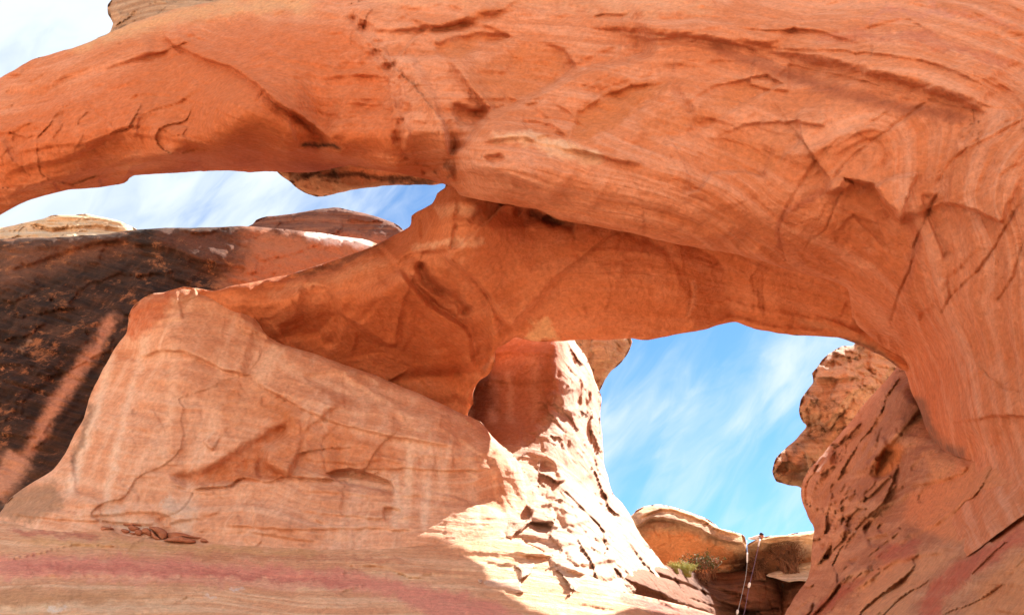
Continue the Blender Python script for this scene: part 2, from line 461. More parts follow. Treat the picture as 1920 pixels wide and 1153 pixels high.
# ---------------------------------------------------------------- materials
def rock_mat(name, dark, mid, light, strata_k=1.2, strata_amt=.5, fleck=None, fleck_amt=0, bump=.35, fine=9.0, streak=0.0):
    m = bpy.data.materials.new(name); m.use_nodes = True
    nt = m.node_tree; N = nt.nodes.new; L = nt.links.new
    bs = nt.nodes['Principled BSDF']; bs.inputs['Roughness'].default_value = .92; bs.inputs['Specular IOR Level'].default_value = .12
    geo = N('ShaderNodeNewGeometry'); pos = geo.outputs['Position']
    def noise(vec, scale, detail=6, rough=.6, dist=0):
        n = N('ShaderNodeTexNoise'); n.inputs['Scale'].default_value = scale; n.inputs['Detail'].default_value = detail
        n.inputs['Roughness'].default_value = rough; n.inputs['Distortion'].default_value = dist
        L(vec, n.inputs['Vector']); return n.outputs['Fac']
    def ramp(v, a, b):
        r = N('ShaderNodeMapRange'); r.interpolation_type = 'SMOOTHSTEP'
        r.inputs['From Min'].default_value = a; r.inputs['From Max'].default_value = b; L(v, r.inputs['Value']); return r.outputs['Result']
    def mix(fac, c1, c2, mode='MIX'):
        x = N('ShaderNodeMixRGB'); x.blend_type = mode
        for i, s in (('Fac', fac), ('Color1', c1), ('Color2', c2)):
            if hasattr(s, 'links'): L(s, x.inputs[i])
            elif i == 'Fac': x.inputs[i].default_value = s
            else: x.inputs[i].default_value = (*s, 1)
        return x.outputs['Color']
    def mul(a, b, op='MULTIPLY'):
        x = N('ShaderNodeMath'); x.operation = op
        for i, s in enumerate((a, b)):
            if hasattr(s, 'links'): L(s, x.inputs[i])
            else: x.inputs[i].default_value = s
        return x.outputs['Value']
    at = N('ShaderNodeAttribute'); at.attribute_name = 'strata'
    sep = N('ShaderNodeSeparateXYZ'); L(pos, sep.inputs[0])
    cmb = N('ShaderNodeCombineXYZ')
    L(mul(at.outputs['Fac'], strata_k * 4), cmb.inputs[0]); L(mul(sep.outputs[0], .22), cmb.inputs[1]); L(mul(sep.outputs[1], .22), cmb.inputs[2])
    sn = noise(cmb.outputs[0], 1.0, 7, .68)
    cm2 = N('ShaderNodeCombineXYZ')
    L(mul(at.outputs['Fac'], strata_k * 22), cm2.inputs[0]); L(mul(sep.outputs[0], .5), cm2.inputs[1]); L(mul(sep.outputs[2], .5), cm2.inputs[2])
    lam = noise(cm2.outputs[0], 1.0, 4, .6)
    broad = noise(pos, .28, 5, .6, .6)
    med = noise(pos, 1.5, 6, .65, .3)
    gr = noise(pos, fine, 5, .7)
    c = mix(ramp(broad, .3, .7), dark, mid)
    c = mix(mul(ramp(sn, .42, .68), strata_amt), c, light)
    c = mix(mul(ramp(sn, .56, .34), strata_amt * .8), c, dark)
    lmask = ramp(noise(pos, .5, 3, .6, .4), .38, .62)
    c = mix(mul(mul(ramp(lam, .55, .68), lmask), strata_amt * .42), c, light)
    c = mix(mul(mul(ramp(lam, .44, .34), lmask), strata_amt * .35), c, dark)
    c = mix(mul(ramp(med, .5, .75), .35), c, light)
    if streak:
        cs = N('ShaderNodeCombineXYZ'); L(mul(sep.outputs[0], 2.2), cs.inputs[0]); L(mul(sep.outputs[1], 1.2), cs.inputs[1]); L(mul(sep.outputs[2], .10), cs.inputs[2])
        c = mix(mul(ramp(noise(cs.outputs[0], 1.0, 5, .6), .48, .72), streak), c, light)
    g2 = N('ShaderNodeMapRange'); g2.inputs['From Min'].default_value = .25; g2.inputs['From Max'].default_value = .75
    g2.inputs['To Min'].default_value = .74; g2.inputs['To Max'].default_value = 1.24; L(gr, g2.inputs['Value'])
    vv = N('ShaderNodeCombineXYZ'); [L(g2.outputs['Result'], vv.inputs[i]) for i in range(3)]
    ta = N('ShaderNodeAttribute'); ta.attribute_name = 'tint'
    # ragged edges for stains and painted shade: alpha pushed through noise
    rgn = noise(pos, 3.2, 7, .72, .5)
    rg = ramp(mul(ta.outputs['Alpha'], mul(mul(rgn, 1.5), .25, 'ADD'), 'MULTIPLY'), .08, 1.0)
    c = mix(rg, c, ta.outputs['Color'])
    if fleck is not None:
        fl = noise(pos, 1.7, 10, .8, .4); fl2 = noise(pos, .33, 5, .7, .8)
        c = mix(mul(ramp(mul(fl, mul(fl2, .9), 'ADD'), .99, 1.15), fleck_amt), c, fleck)
    c = mix(1.0, c, vv.outputs[0], 'MULTIPLY')
    L(c, bs.inputs['Base Color'])
    # bump: bedding + pits + grain
    h = mul(mul(sn, .9), mul(med, .9), 'ADD'); h = mul(h, mul(gr, .5), 'ADD'); h = mul(h, mul(mul(lam, lmask), .22), 'ADD')
    g3 = noise(pos, 34, 3, .6); h = mul(h, mul(g3, .15), 'ADD')
    bp = N('ShaderNodeBump'); bp.inputs['Strength'].default_value = bump; bp.inputs['Distance'].default_value = .25
    L(h, bp.inputs['Height']); L(bp.outputs['Normal'], bs.inputs['Normal'])
    return m

def plain(name, col, rough=.8, var=.15, scale=20):
    m = bpy.data.materials.new(name); m.use_nodes = True
    nt = m.node_tree; bs = nt.nodes['Principled BSDF']; bs.inputs['Roughness'].default_value = rough; bs.inputs['Specular IOR Level'].default_value = .15 if rough > .5 else .5
    n = nt.nodes.new('ShaderNodeTexNoise'); n.inputs['Scale'].default_value = scale
    x = nt.nodes.new('ShaderNodeMixRGB'); x.inputs['Color1'].default_value = (*[c * (1 - var) for c in col], 1); x.inputs['Color2'].default_value = (*[min(1, c * (1 + var)) for c in col], 1)
    nt.links.new(n.outputs['Fac'], x.inputs['Fac']); nt.links.new(x.outputs['Color'], bs.inputs['Base Color'])
    return m

M_ARCH = rock_mat('orange_sandstone', (.50, .165, .068), (.59, .235, .118), (.70, .38, .25), 1.1, .45, bump=.55)
M_CEIL = rock_mat('smooth_orange_sandstone', (.50, .160, .060), (.59, .222, .100), (.68, .34, .20), .8, .26, bump=.5)
M_BLOCK = rock_mat('pale_orange_sandstone', (.55, .265, .15), (.65, .365, .235), (.74, .52, .385), 1.3, .5, streak=.7)
M_PILLAR = rock_mat('pale_pink_sandstone', (.48, .28, .19), (.57, .37, .27), (.68, .51, .40), .9, .5, bump=.5)
M_SLAB = rock_mat('banded_slickrock', (.58, .29, .165), (.68, .39, .225), (.77, .56, .38), 1.6, .7, bump=.48)
M_WALL = rock_mat('varnished_rock', (.018, .012, .010), (.036, .022, .015), (.13, .062, .034), .8, .35, fleck=(.34, .14, .06), fleck_amt=.8, streak=.35)
M_TAN = rock_mat('weathered_tan_rock', (.34, .19, .11), (.52, .31, .18), (.64, .46, .31), 1.0, .5, fleck=(.07, .045, .03), fleck_amt=.7, bump=.7)
M_RIGHT = rock_mat('broken_brown_sandstone', (.32, .14, .08), (.48, .225, .12), (.62, .37, .23), 1.0, .5, bump=.55)
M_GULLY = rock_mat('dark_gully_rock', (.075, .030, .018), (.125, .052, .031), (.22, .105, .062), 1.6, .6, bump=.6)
M_CREAM = rock_mat('cream_sandstone', (.55, .34, .19), (.66, .45, .26), (.76, .62, .46), 2.0, .6, bump=.5)
M_CAP = rock_mat('cream_caprock', (.40, .28, .19), (.60, .46, .33), (.72, .62, .50), 3.0, .6, bump=.6)
M_GROUND = rock_mat('canyon_floor', (.40, .26, .17), (.48, .32, .22), (.56, .41, .30), 1.0, .3)

# ---------------------------------------------------------------- ground: one sheet, a slickrock bowl that rises behind the camera
def ground_height(x, y):
    z = np.full_like(x, -1.7)
    z = z + 7.5 * sstep(8, 34, -y) + 3 * sstep(6, 40, -x) * sstep(12, -6, y)
    z = z + 14 * sstep(30, 90, np.hypot(x, y))
    ramp_ = np.clip((y - 3.0) / 9.0, 0, 1.6) * 2.2 * sstep(6, -1, x - 1.5) * sstep(22, 17, y)
    return z + ramp_
def build_ground():
    t = np.linspace(-1, 1, 181); ax = np.sign(t) * (np.abs(t) ** 2.6) * 1500 + t * 40
    X, Yg = np.meshgrid(ax, ax + 4)
    z = ground_height(X, Yg)
    p = np.stack([X.ravel(), Yg.ravel(), z.ravel()], -1)
    r = np.hypot(p[:, 0], p[:, 1])
    p[:, 2] += .5 * fbm(p * .12, 4, 3) * sstep(2, 8, r) + 3 * fbm(p * .02, 4, 9) * sstep(60, 200, r)
    n = len(ax); i, j = np.meshgrid(np.arange(n - 1), np.arange(n - 1), indexing='ij')
    a = (i * n + j).ravel(); f = np.stack([a, a + 1, a + n + 1, a + n], -1)
    o = link_mesh('ground', p, f, M_GROUND, attrs={'strata': p[:, 2] + .1 * p[:, 0], 'tint': np.zeros((len(p), 4))}, recenter=False)
    tag(o, kind='structure')
build_ground()

exec_order = []
# ---------------------------------------------------------------- the upper arch with its right abutment
ARCH_OUT = [(-260, 330), (-120, 205), (0, 147), (60, 113), (130, 92), (190, 70), (250, 43), (330, 18), (430, -2), (560, -40), (800, -120), (1100, -190), (1500, -230), (2000, -220), (2330, -120),
            (2330, 720), (2100, 850), (1960, 935), (1920, 964), (1870, 1000), (1832, 1030), (1806, 1046), (1792, 1022), (1782, 990), (1784, 962), (1800, 932), (1822, 900), (1828, 866), (1775, 850), (1740, 812), (1722, 762), (1708, 735), (1700, 705), (1692, 682), (1660, 655), (1600, 600), (1590, 545),
            (1560, 527), (1480, 506), (1400, 481), (1300, 463), (1200, 441), (1100, 421), (1045, 411), (1010, 394), (960, 385), (900, 374), (862, 366), (850, 352), (800, 336), (730, 322), (690, 315), (655, 310), (600, 322), (560, 324), (520, 322),
            (470, 323), (400, 320), (320, 325), (250, 330), (234, 343), (182, 352), (120, 357), (60, 373), (0, 403), (-120, 470), (-260, 560)]
ARCH_CTRL = [(-260, 400, 15.5), (0, 150, 16.3), (0, 280, 15.2), (0, 400, 16.6), (120, 100, 16.0), (200, 200, 14.6), (110, 355, 16.4), (240, 338, 17.6), (150, 290, 15.0),
             (330, 30, 15.6), (430, 5, 15.8), (400, 120, 14.0), (350, 230, 14.2), (330, 285, 14.7), (420, 283, 14.8), (540, 285, 14.6), (400, 320, 19.0), (500, 321, 19.4), (640, 334, 19.3), (780, 346, 17.4),
             (600, 100, 13.4), (600, 220, 13.6), (640, 285, 14.3), (740, 318, 14.8), (560, -30, 15.4), (700, 40, 13.6), (700, 200, 13.3), (780, 200, 12.9), (830, 290, 13.5), (850, 340, 14.6),
             (900, 30, 13.2), (880, 300, 12.6), (900, 370, 13.6), (960, 130, 13.0), (1000, 250, 12.3), (1040, 405, 13.4), (1050, 340, 12.4), (1100, 70, 12.6), (1150, 200, 12.4), (1200, 320, 11.9), (1200, 436, 13.0),
             (1100, -150, 15.0), (1300, 20, 12.3), (1400, 100, 11.9), (1400, 250, 11.7), (1400, 380, 11.9), (1400, 476, 13.3), (1590, 545, 14.4), (1500, 420, 12.2), (1600, 200, 11.0), (1650, 350, 11.4), (1600, 470, 12.7),
             (1600, -150, 14.0), (1700, 60, 11.0), (1800, 180, 10.4), (1800, 320, 10.4), (1750, 500, 11.7), (1660, 600, 14.8), (1690, 670, 17.2), (1720, 620, 14.4), (1900, 100, 10.4), (1900, 300, 9.7), (1880, 500, 10.2), (1800, 620, 12.2), (1800, 700, 12.8),
             (1720, 740, 17.0), (1760, 830, 16.0), (1800, 800, 13.0), (1830, 862, 12.9), (1900, 864, 10.9), (1850, 940, 11.2), (1800, 1040, 10.9), (1790, 970, 12.75), (1920, 960, 9.2), (2100, 850, 8.2), (1900, 700, 10.8), (1920, 800, 10.6), (2300, 100, 8.5), (2300, 500, 7.5), (2300, 740, 7.2)]
ARCH_STRATA = [(0, 300, 0), (240, 250, 0.1), (430, 283, 0), (100, 120, 2.2), (300, 60, 2.2), (500, 150, 2.0), (640, 270, 1.0), (700, 50, 3.2), (1000, 40, 3.6), (1300, 60, 3.6), (1280, 20, 4.1), (1500, 20, 4.4), (1900, 20, 5.2),
               (850, 340, .3), (1050, 400, .0), (1300, 450, .1), (1000, 250, 1.3), (1200, 330, 1.1), (1350, 300, 1.9), (1450, 430, 1.4), (1500, 370, 2.0), (1640, 270, 2.2), (1800, 215, 3.0), (1560, 500, 1.4), (1577, 392, 2.0), (1700, 330, 2.5), (1920, 240, 3.4),
               (1682, 563, 1.6), (1718, 453, 2.4), (1763, 352, 2.9), (1920, 300, 3.7), (1783, 558, 2.7), (1864, 468, 3.3), (1904, 392, 3.8), (1720, 740, 1.2), (1850, 700, 2.8), (1920, 800, 3.4)]
ARCH_FEATS = [
    ('step', [(222, 348), (248, 320), (300, 300), (420, 286), (540, 288), (610, 278)], .55, 6, 70), ('step', [(590, 276), (650, 299), (720, 318), (800, 334), (852, 338)], .5, 6, 70),
    ('groove', [(650, 25), (690, 60), (705, 100), (742, 140), (748, 180), (756, 220), (748, 260), (778, 305)], .45, 15), ('step', [(790, 330), (772, 290), (765, 240), (760, 190), (750, 140), (715, 90), (690, 45)], .3, 8, 60),
    ('step', [(850, 290), (830, 240), (815, 190), (790, 140), (760, 100)], .3, 12, 40),
    ('step', [(1080, 48), (1180, 58), (1285, 68), (1396, 84), (1500, 106), (1612, 132), (1733, 165), (1826, 196), (1872, 219)], .42, 14, 240),
    ('groove', [(1100, 55), (1285, 71), (1396, 91), (1466, 122), (1531, 134), (1632, 157), (1733, 185), (1823, 207), (1869, 222)], .12, 4),
    ('step', [(640, 280), (579, 231), (528, 201), (483, 161), (438, 131), (372, 106), (322, 83), (297, 50)], -.10, 4, 160),
    ('step', [(297, 50), (322, 83), (372, 106), (438, 131), (483, 161), (528, 201), (579, 231), (634, 277)], .34, 4, 200),
    ('plate', [(545, 205), (590, 240), (640, 285), (560, 275)], .28, 8),
    ('step', [(0, 330), (60, 310), (120, 300), (200, 262), (250, 255), (330, 262), (430, 287)], .22, 6, 50),
    ('step', [(20, 292), (90, 275), (160, 270), (240, 240), (300, 240)], .15, 5, 40),
    ('step', [(0, 375), (60, 350), (115, 335), (180, 322), (250, 300), (320, 292), (420, 287)], .25, 5, 30),
    ('groove', [(160, 190), (185, 215), (205, 228), (220, 248), (255, 235)], .14, 4),
    ('groove', [(60, 240), (95, 250), (115, 285)], .12, 4),
    ('step', [(0, 170), (60, 168), (150, 135), (230, 118), (300, 90)], .22, 10, 70),
    ('plate', [(645, 30), (680, 45), (695, 95), (735, 136), (740, 176), (750, 216), (740, 257), (770, 302), (690, 296), (640, 278), (560, 215), (470, 140), (380, 90), (330, 55), (450, 25)], .12, 10),
    ('groove', [(645, 25), (680, 45), (697, 95), (735, 136), (742, 176), (750, 216), (742, 257), (770, 302), (790, 327)], .18, 9),
    ('groove', [(735, 136), (760, 155), (800, 210), (815, 250)], .22, 12),
    ('groove', [(700, 95), (730, 105), (742, 140)], .15, 5),
    ('step', [(640, 30), (720, 60), (830, 50), (940, 20)], .20, 8, 80),
    ('plate', [(735, 60), (830, 48), (900, 22), (960, 22), (900, 48), (830, 62)], .18, 10),
    ('plate', [(816, 80), (900, 62), (960, 70), (890, 95), (855, 115), (826, 105)], .22, 9),
    ('tilt', [(870, 125), (950, 93), (1002, 73), (1060, 92), (1082, 128), (1020, 172), (950, 208), (915, 214), (880, 190)], .42, .22, .30, 7),
    ('tilt', [(846, 166), (881, 186), (912, 208), (922, 228), (880, 238), (845, 220)], .25, .3, .2, 5),
    ('tilt', [(1200, 225), (1280, 196), (1340, 160), (1440, 140), (1470, 158), (1390, 200), (1330, 240), (1240, 268), (1190, 262)], .16, .05, -.15, 5),
    ('tilt', [(1345, 255), (1400, 232), (1500, 226), (1505, 262), (1450, 315), (1400, 330), (1345, 320)], .16, .08, -.12, 5),
    ('tilt', [(960, 235), (1040, 240), (1070, 268), (1140, 300), (1060, 292), (985, 268)], .10, 0, .2, 4),
    ('tilt', [(640, 60), (690, 100), (730, 150), (738, 240), (765, 300), (690, 292), (640, 275), (560, 205), (470, 135), (420, 90), (520, 60)], .10, .06, 0, 4),
    ('tilt', [(1480, 120), (1620, 150), (1720, 190), (1640, 215), (1560, 235), (1480, 220), (1430, 170)], .10, .02, -.12, 6),
    ('tilt', [(1560, 440), (1600, 400), (1650, 420), (1668, 480), (1640, 540), (1590, 530)], .10, .05, -.1, 5),
    ('plate', [(850, 195), (905, 205), (915, 225), (890, 240), (860, 235)], .25, 12),
    ('step', [(905, 225), (960, 200), (1030, 165), (1100, 130), (1180, 115), (1240, 90)], -.55, 9, 150),
    ('tilt', [(1083, 211), (1130, 180), (1183, 161), (1262, 152), (1212, 203), (1123, 259), (1068, 264)], .28, -.1, -.2, 6),
    ('groove', [(1060, 262), (1085, 210), (1140, 165), (1230, 140)], .10, 6),
    ('step', [(840, 290), (872, 280), (900, 232), (925, 210)], -.75, 9, 90),
    ('groove', [(790, 325), (820, 315), (850, 300), (858, 345)], .5, 13),
    ('plate', [(905, 295), (935, 288), (950, 300), (925, 312)], .20, 7),
    ('step', [(860, 330), (900, 320), (950, 330), (1010, 360), (1040, 385)], .28, 10, 45),
    ('step', [(900, 268), (970, 258), (1020, 268), (1085, 284), (1150, 300), (1210, 312)], .24, 6, 80),
    ('plate', [(980, 225), (1040, 235), (1060, 255), (1070, 278), (1000, 262)], .14, 5),
    ('step', [(1280, 360), (1310, 358), (1335, 325), (1390, 322), (1441, 336)], -.18, 4, 60),
    ('step', [(1420, 438), (1370, 446), (1330, 452), (1260, 440), (1200, 420)], -.10, 4, 60),
    ('step', [(1547, 362), (1577, 354), (1583, 336), (1612, 342), (1637, 347), (1652, 372), (1678, 396), (1690, 424)], .32, 4, 70),
    ('plate', [(1548, 360), (1562, 336), (1583, 336), (1600, 345), (1578, 362)], -.18, 5),
    ('groove', [(1580, 352), (1562, 392), (1547, 433), (1521, 450), (1505, 475)], .16, 4),
    ('plate', [(1640, 350), (1665, 335), (1720, 325), (1708, 360), (1690, 415), (1668, 400)], -.22, 6),
    ('groove', [(1763, 352), (1750, 378), (1738, 402), (1718, 453), (1708, 503), (1682, 563), (1672, 610)], .22, 5),
    ('step', [(1768, 380), (1808, 388), (1843, 402), (1884, 419)], .26, 4, 60),
    ('groove', [(1915, 380), (1904, 392), (1864, 468), (1833, 508), (1783, 558), (1760, 600)], .20, 5),
    ('groove', [(1920, 450), (1900, 520), (1870, 565)], .15, 5),
    ('groove', [(1560, 260), (1500, 350), (1470, 400), (1462, 450), (1480, 500)], .13, 6),
    ('groove', [(1740, 190), (1640, 262), (1580, 310), (1555, 350)], .15, 5),
    ('groove', [(1690, 195), (1600, 250), (1560, 270), (1530, 320)], .10, 5),
    ('groove', [(1920, 215), (1840, 255), (1780, 310), (1755, 350)], .10, 5),
    ('step', [(1490, 225), (1505, 232), (1550, 236)], .12, 4, 30),
    ('groove', [(1590, 545), (1600, 575), (1640, 615), (1668, 650)], .25, 9),
    ('groove', [(1783, 625), (1800, 650), (1818, 663), (1848, 699), (1885, 730), (1920, 735)], .14, 3),
    ('step', [(1778, 795), (1833, 785), (1874, 779), (1930, 783)], .14, 3, 60),
    ('groove', [(1740, 745), (1760, 690), (1790, 640)], .25, 22),
    ('step', [(1850, 700), (1810, 640), (1780, 610), (1740, 590)], .12, 5, 80),
    ('bump', (1180, 340), (150, 90), .25), ('bump', (1000, 320), (90, 60), .2),
    ('groove', [(900, 330), (940, 345), (990, 350), (1030, 380)], .15, 8),
    ('groove', [(1205, 370), (1208, 410), (1212, 440)], .08, 5), ('groove', [(1150, 300), (1180, 330), (1205, 372)], .08, 5),
]
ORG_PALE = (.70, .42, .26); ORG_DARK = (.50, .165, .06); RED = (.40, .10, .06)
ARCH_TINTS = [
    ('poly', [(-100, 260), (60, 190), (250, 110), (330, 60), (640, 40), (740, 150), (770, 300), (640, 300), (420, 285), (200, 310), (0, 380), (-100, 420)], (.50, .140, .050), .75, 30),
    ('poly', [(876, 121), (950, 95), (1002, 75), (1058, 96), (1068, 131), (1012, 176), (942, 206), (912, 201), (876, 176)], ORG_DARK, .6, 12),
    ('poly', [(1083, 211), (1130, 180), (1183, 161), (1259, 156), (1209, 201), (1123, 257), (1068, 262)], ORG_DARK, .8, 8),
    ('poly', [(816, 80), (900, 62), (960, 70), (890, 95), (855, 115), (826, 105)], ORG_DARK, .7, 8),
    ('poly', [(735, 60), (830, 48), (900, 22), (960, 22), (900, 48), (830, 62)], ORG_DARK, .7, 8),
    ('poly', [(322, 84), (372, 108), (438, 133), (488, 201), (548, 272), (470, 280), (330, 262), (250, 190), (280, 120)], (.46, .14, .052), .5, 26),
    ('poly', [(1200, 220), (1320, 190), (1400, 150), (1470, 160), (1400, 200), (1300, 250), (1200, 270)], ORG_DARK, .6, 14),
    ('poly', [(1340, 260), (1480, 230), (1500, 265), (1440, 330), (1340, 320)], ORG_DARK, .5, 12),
    ('line', [(905, 262), (1000, 262), (1080, 285), (1140, 300)], ORG_PALE, .9, 13, .8),
    ('line', [(1000, 278), (1075, 295), (1120, 300)], (.66, .36, .21), .6, 9, 1.0),
    ('line', [(1290, 70), (1500, 150), (1700, 205), (1860, 228)], (.34, .11, .055), .8, 16, .6),
    ('line', [(1600, 40), (1760, 20), (1930, 60)], (.50, .20, .15), .5, 12, 1.4),
    ('line', [(1500, 75), (1700, 70), (1930, 130)], (.44, .13, .07), .6, 14, 1.2),
    ('line', [(640, 10), (850, -5), (1100, 10), (1400, 15)], (.66, .34, .19), .5, 22, 1.5),
    ('line', [(100, 95), (240, 55), (420, 12), (620, 10)], (.60, .33, .17), .8, 20, 1.0),
    ('poly', [(250, 336), (310, 312), (420, 300), (560, 300), (640, 310), (700, 325), (600, 335), (300, 338)], (.36, .115, .055), .6, 6),  # underside below the lip darkened by painted shade
    ('line', [(560, 272), (600, 274), (640, 276)], (.05, .03, .02), .9, 4, .4),  # dark line paints the shade under the overhang
    ('line', [(830, 300), (850, 320), (845, 340)], (.15, .07, .05), .6, 10, .8),
    ('line', [(1690, 400), (1720, 450), (1690, 560)], (.38, .13, .08), .5, 16, .8),
    ('line', [(1720, 735), (1735, 790), (1770, 838), (1820, 858)], (.22, .11, .07), .8, 14, .6),  # cleft under the leg's edge, shade painted in
    ('line', [(1560, 355), (1470, 400), (1462, 480)], (.38, .12, .07), .6, 10, .7),
]
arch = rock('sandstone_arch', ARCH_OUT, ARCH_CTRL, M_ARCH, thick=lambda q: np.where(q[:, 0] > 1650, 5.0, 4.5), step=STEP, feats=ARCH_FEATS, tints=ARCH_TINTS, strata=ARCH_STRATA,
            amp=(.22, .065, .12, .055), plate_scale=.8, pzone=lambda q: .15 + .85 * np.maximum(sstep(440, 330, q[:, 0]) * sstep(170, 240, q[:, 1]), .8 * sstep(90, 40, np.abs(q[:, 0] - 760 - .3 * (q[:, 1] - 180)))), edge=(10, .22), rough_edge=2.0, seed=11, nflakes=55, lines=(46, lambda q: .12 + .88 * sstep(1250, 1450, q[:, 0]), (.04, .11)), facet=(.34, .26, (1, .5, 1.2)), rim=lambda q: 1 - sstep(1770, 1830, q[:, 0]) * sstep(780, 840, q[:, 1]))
tag(arch, 'great orange sandstone arch sweeping overhead from the left edge to the right wall', 'rock arch')

# tan weathered underside piece hanging at the back of the arch
o = rock('weathered_overhang', [(500, 290), (522, 324), (545, 342), (556, 352), (572, 362), (595, 370), (620, 366), (660, 357), (720, 348), (780, 346), (840, 342), (860, 300), (700, 270), (560, 270)],
         [(520, 320, 20.6), (595, 368, 21.4), (700, 350, 21.2), (840, 340, 20.8), (600, 290, 20.3), (800, 290, 20.0), (600, 335, 20.6)], M_TAN, thick=2.0, step=2.5, amp=(.25, .12, .12, .10), edge=(10, .3), rough_edge=2.5, seed=14,
         tints=[('line', [(530, 322), (640, 330), (760, 340), (850, 335)], (.06, .035, .025), .8, 9, .8)])
tag(o, 'tan flecked rock overhang hanging under the back edge of the great arch', 'rock overhang')
# knob on top of the arch
o = rock('rock_outcrop', [(205, 62), (212, 45), (203, 28), (202, 10), (214, -4), (240, -12), (300, -20), (420, -40), (600, -60), (600, 20), (430, 30), (300, 60), (230, 80), (190, 74), (182, 72), (190, 69)],
         [(205, 20, 20), (300, 0, 19.4), (230, 60, 19.2), (430, 0, 19.6), (600, -50, 20.5), (600, 20, 19.8)], M_TAN, thick=3.5, step=2.5, amp=(.2, .12, .12, .12), edge=(16, .6), rough_edge=3, seed=17)
tag(o, 'pitted tan rock knob rising above the skyline of the great arch', 'rock outcrop')

# ---------------------------------------------------------------- the lower arch with its alcove
LOW_OUT = [(250, 590), (300, 552), (345, 538), (400, 546), (440, 535), (500, 524), (540, 516), (580, 503), (620, 490), (700, 462), (742, 440), (768, 425), (772, 405), (790, 394), (812, 383), (820, 364), (836, 352), (845, 330),
           (1000, 350), (1300, 420), (1620, 510), (1720, 640), (1720, 700), (1690, 692), (1655, 668), (1600, 643), (1570, 632), (1530, 629), (1495, 628), (1460, 625), (1412, 616), (1380, 604), (1345, 610), (1300, 622), (1250, 630), (1215, 637),
           (1180, 634), (1140, 638), (1090, 637), (1050, 640), (1015, 641), (985, 636), (966, 632), (948, 645), (930, 656), (927, 680), (918, 700), (897, 714), (886, 736), (887, 756), (876, 778), (885, 840), (700, 760), (560, 700), (450, 640), (330, 640)]
LOW_CTRL = [(300, 570, 20.3), (345, 545, 20.2), (450, 560, 19.6), (430, 620, 20.5), (540, 520, 20.2), (560, 560, 18.9), (620, 500, 19.9), (650, 530, 18.4), (740, 455, 18.9), (760, 500, 16.9), (700, 490, 18.2), (800, 400, 17.3), (835, 360, 16.4),
            (480, 605, 20.4), (520, 635, 21.0), (560, 600, 20.2), (600, 665, 21.4), (700, 705, 21.9), (800, 745, 22.0), (870, 775, 21.8), (650, 600, 19.9), (720, 640, 20.6), (800, 660, 20.6), (780, 570, 18.3), (850, 600, 18.6), (900, 690, 21.0), (920, 640, 19.4),
            (850, 440, 15.6), (880, 400, 15.2), (1000, 400, 16.2), (950, 470, 16.3), (900, 520, 16.9), (960, 560, 17.6), (985, 632, 18.4), (1100, 430, 16.2), (1100, 540, 17.0), (1180, 632, 18.3), (1050, 638, 18.4), (1250, 460, 16.2), (1300, 550, 17.0), (1380, 603, 18.1), (1300, 618, 18.2),
            (1450, 500, 16.2), (1450, 570, 17.1), (1500, 625, 17.9), (1590, 545, 16.1), (1600, 600, 16.9), (1570, 628, 17.6), (1690, 685, 17.2), (1700, 640, 17.2), (885, 830, 22), (700, 760, 22.6)]
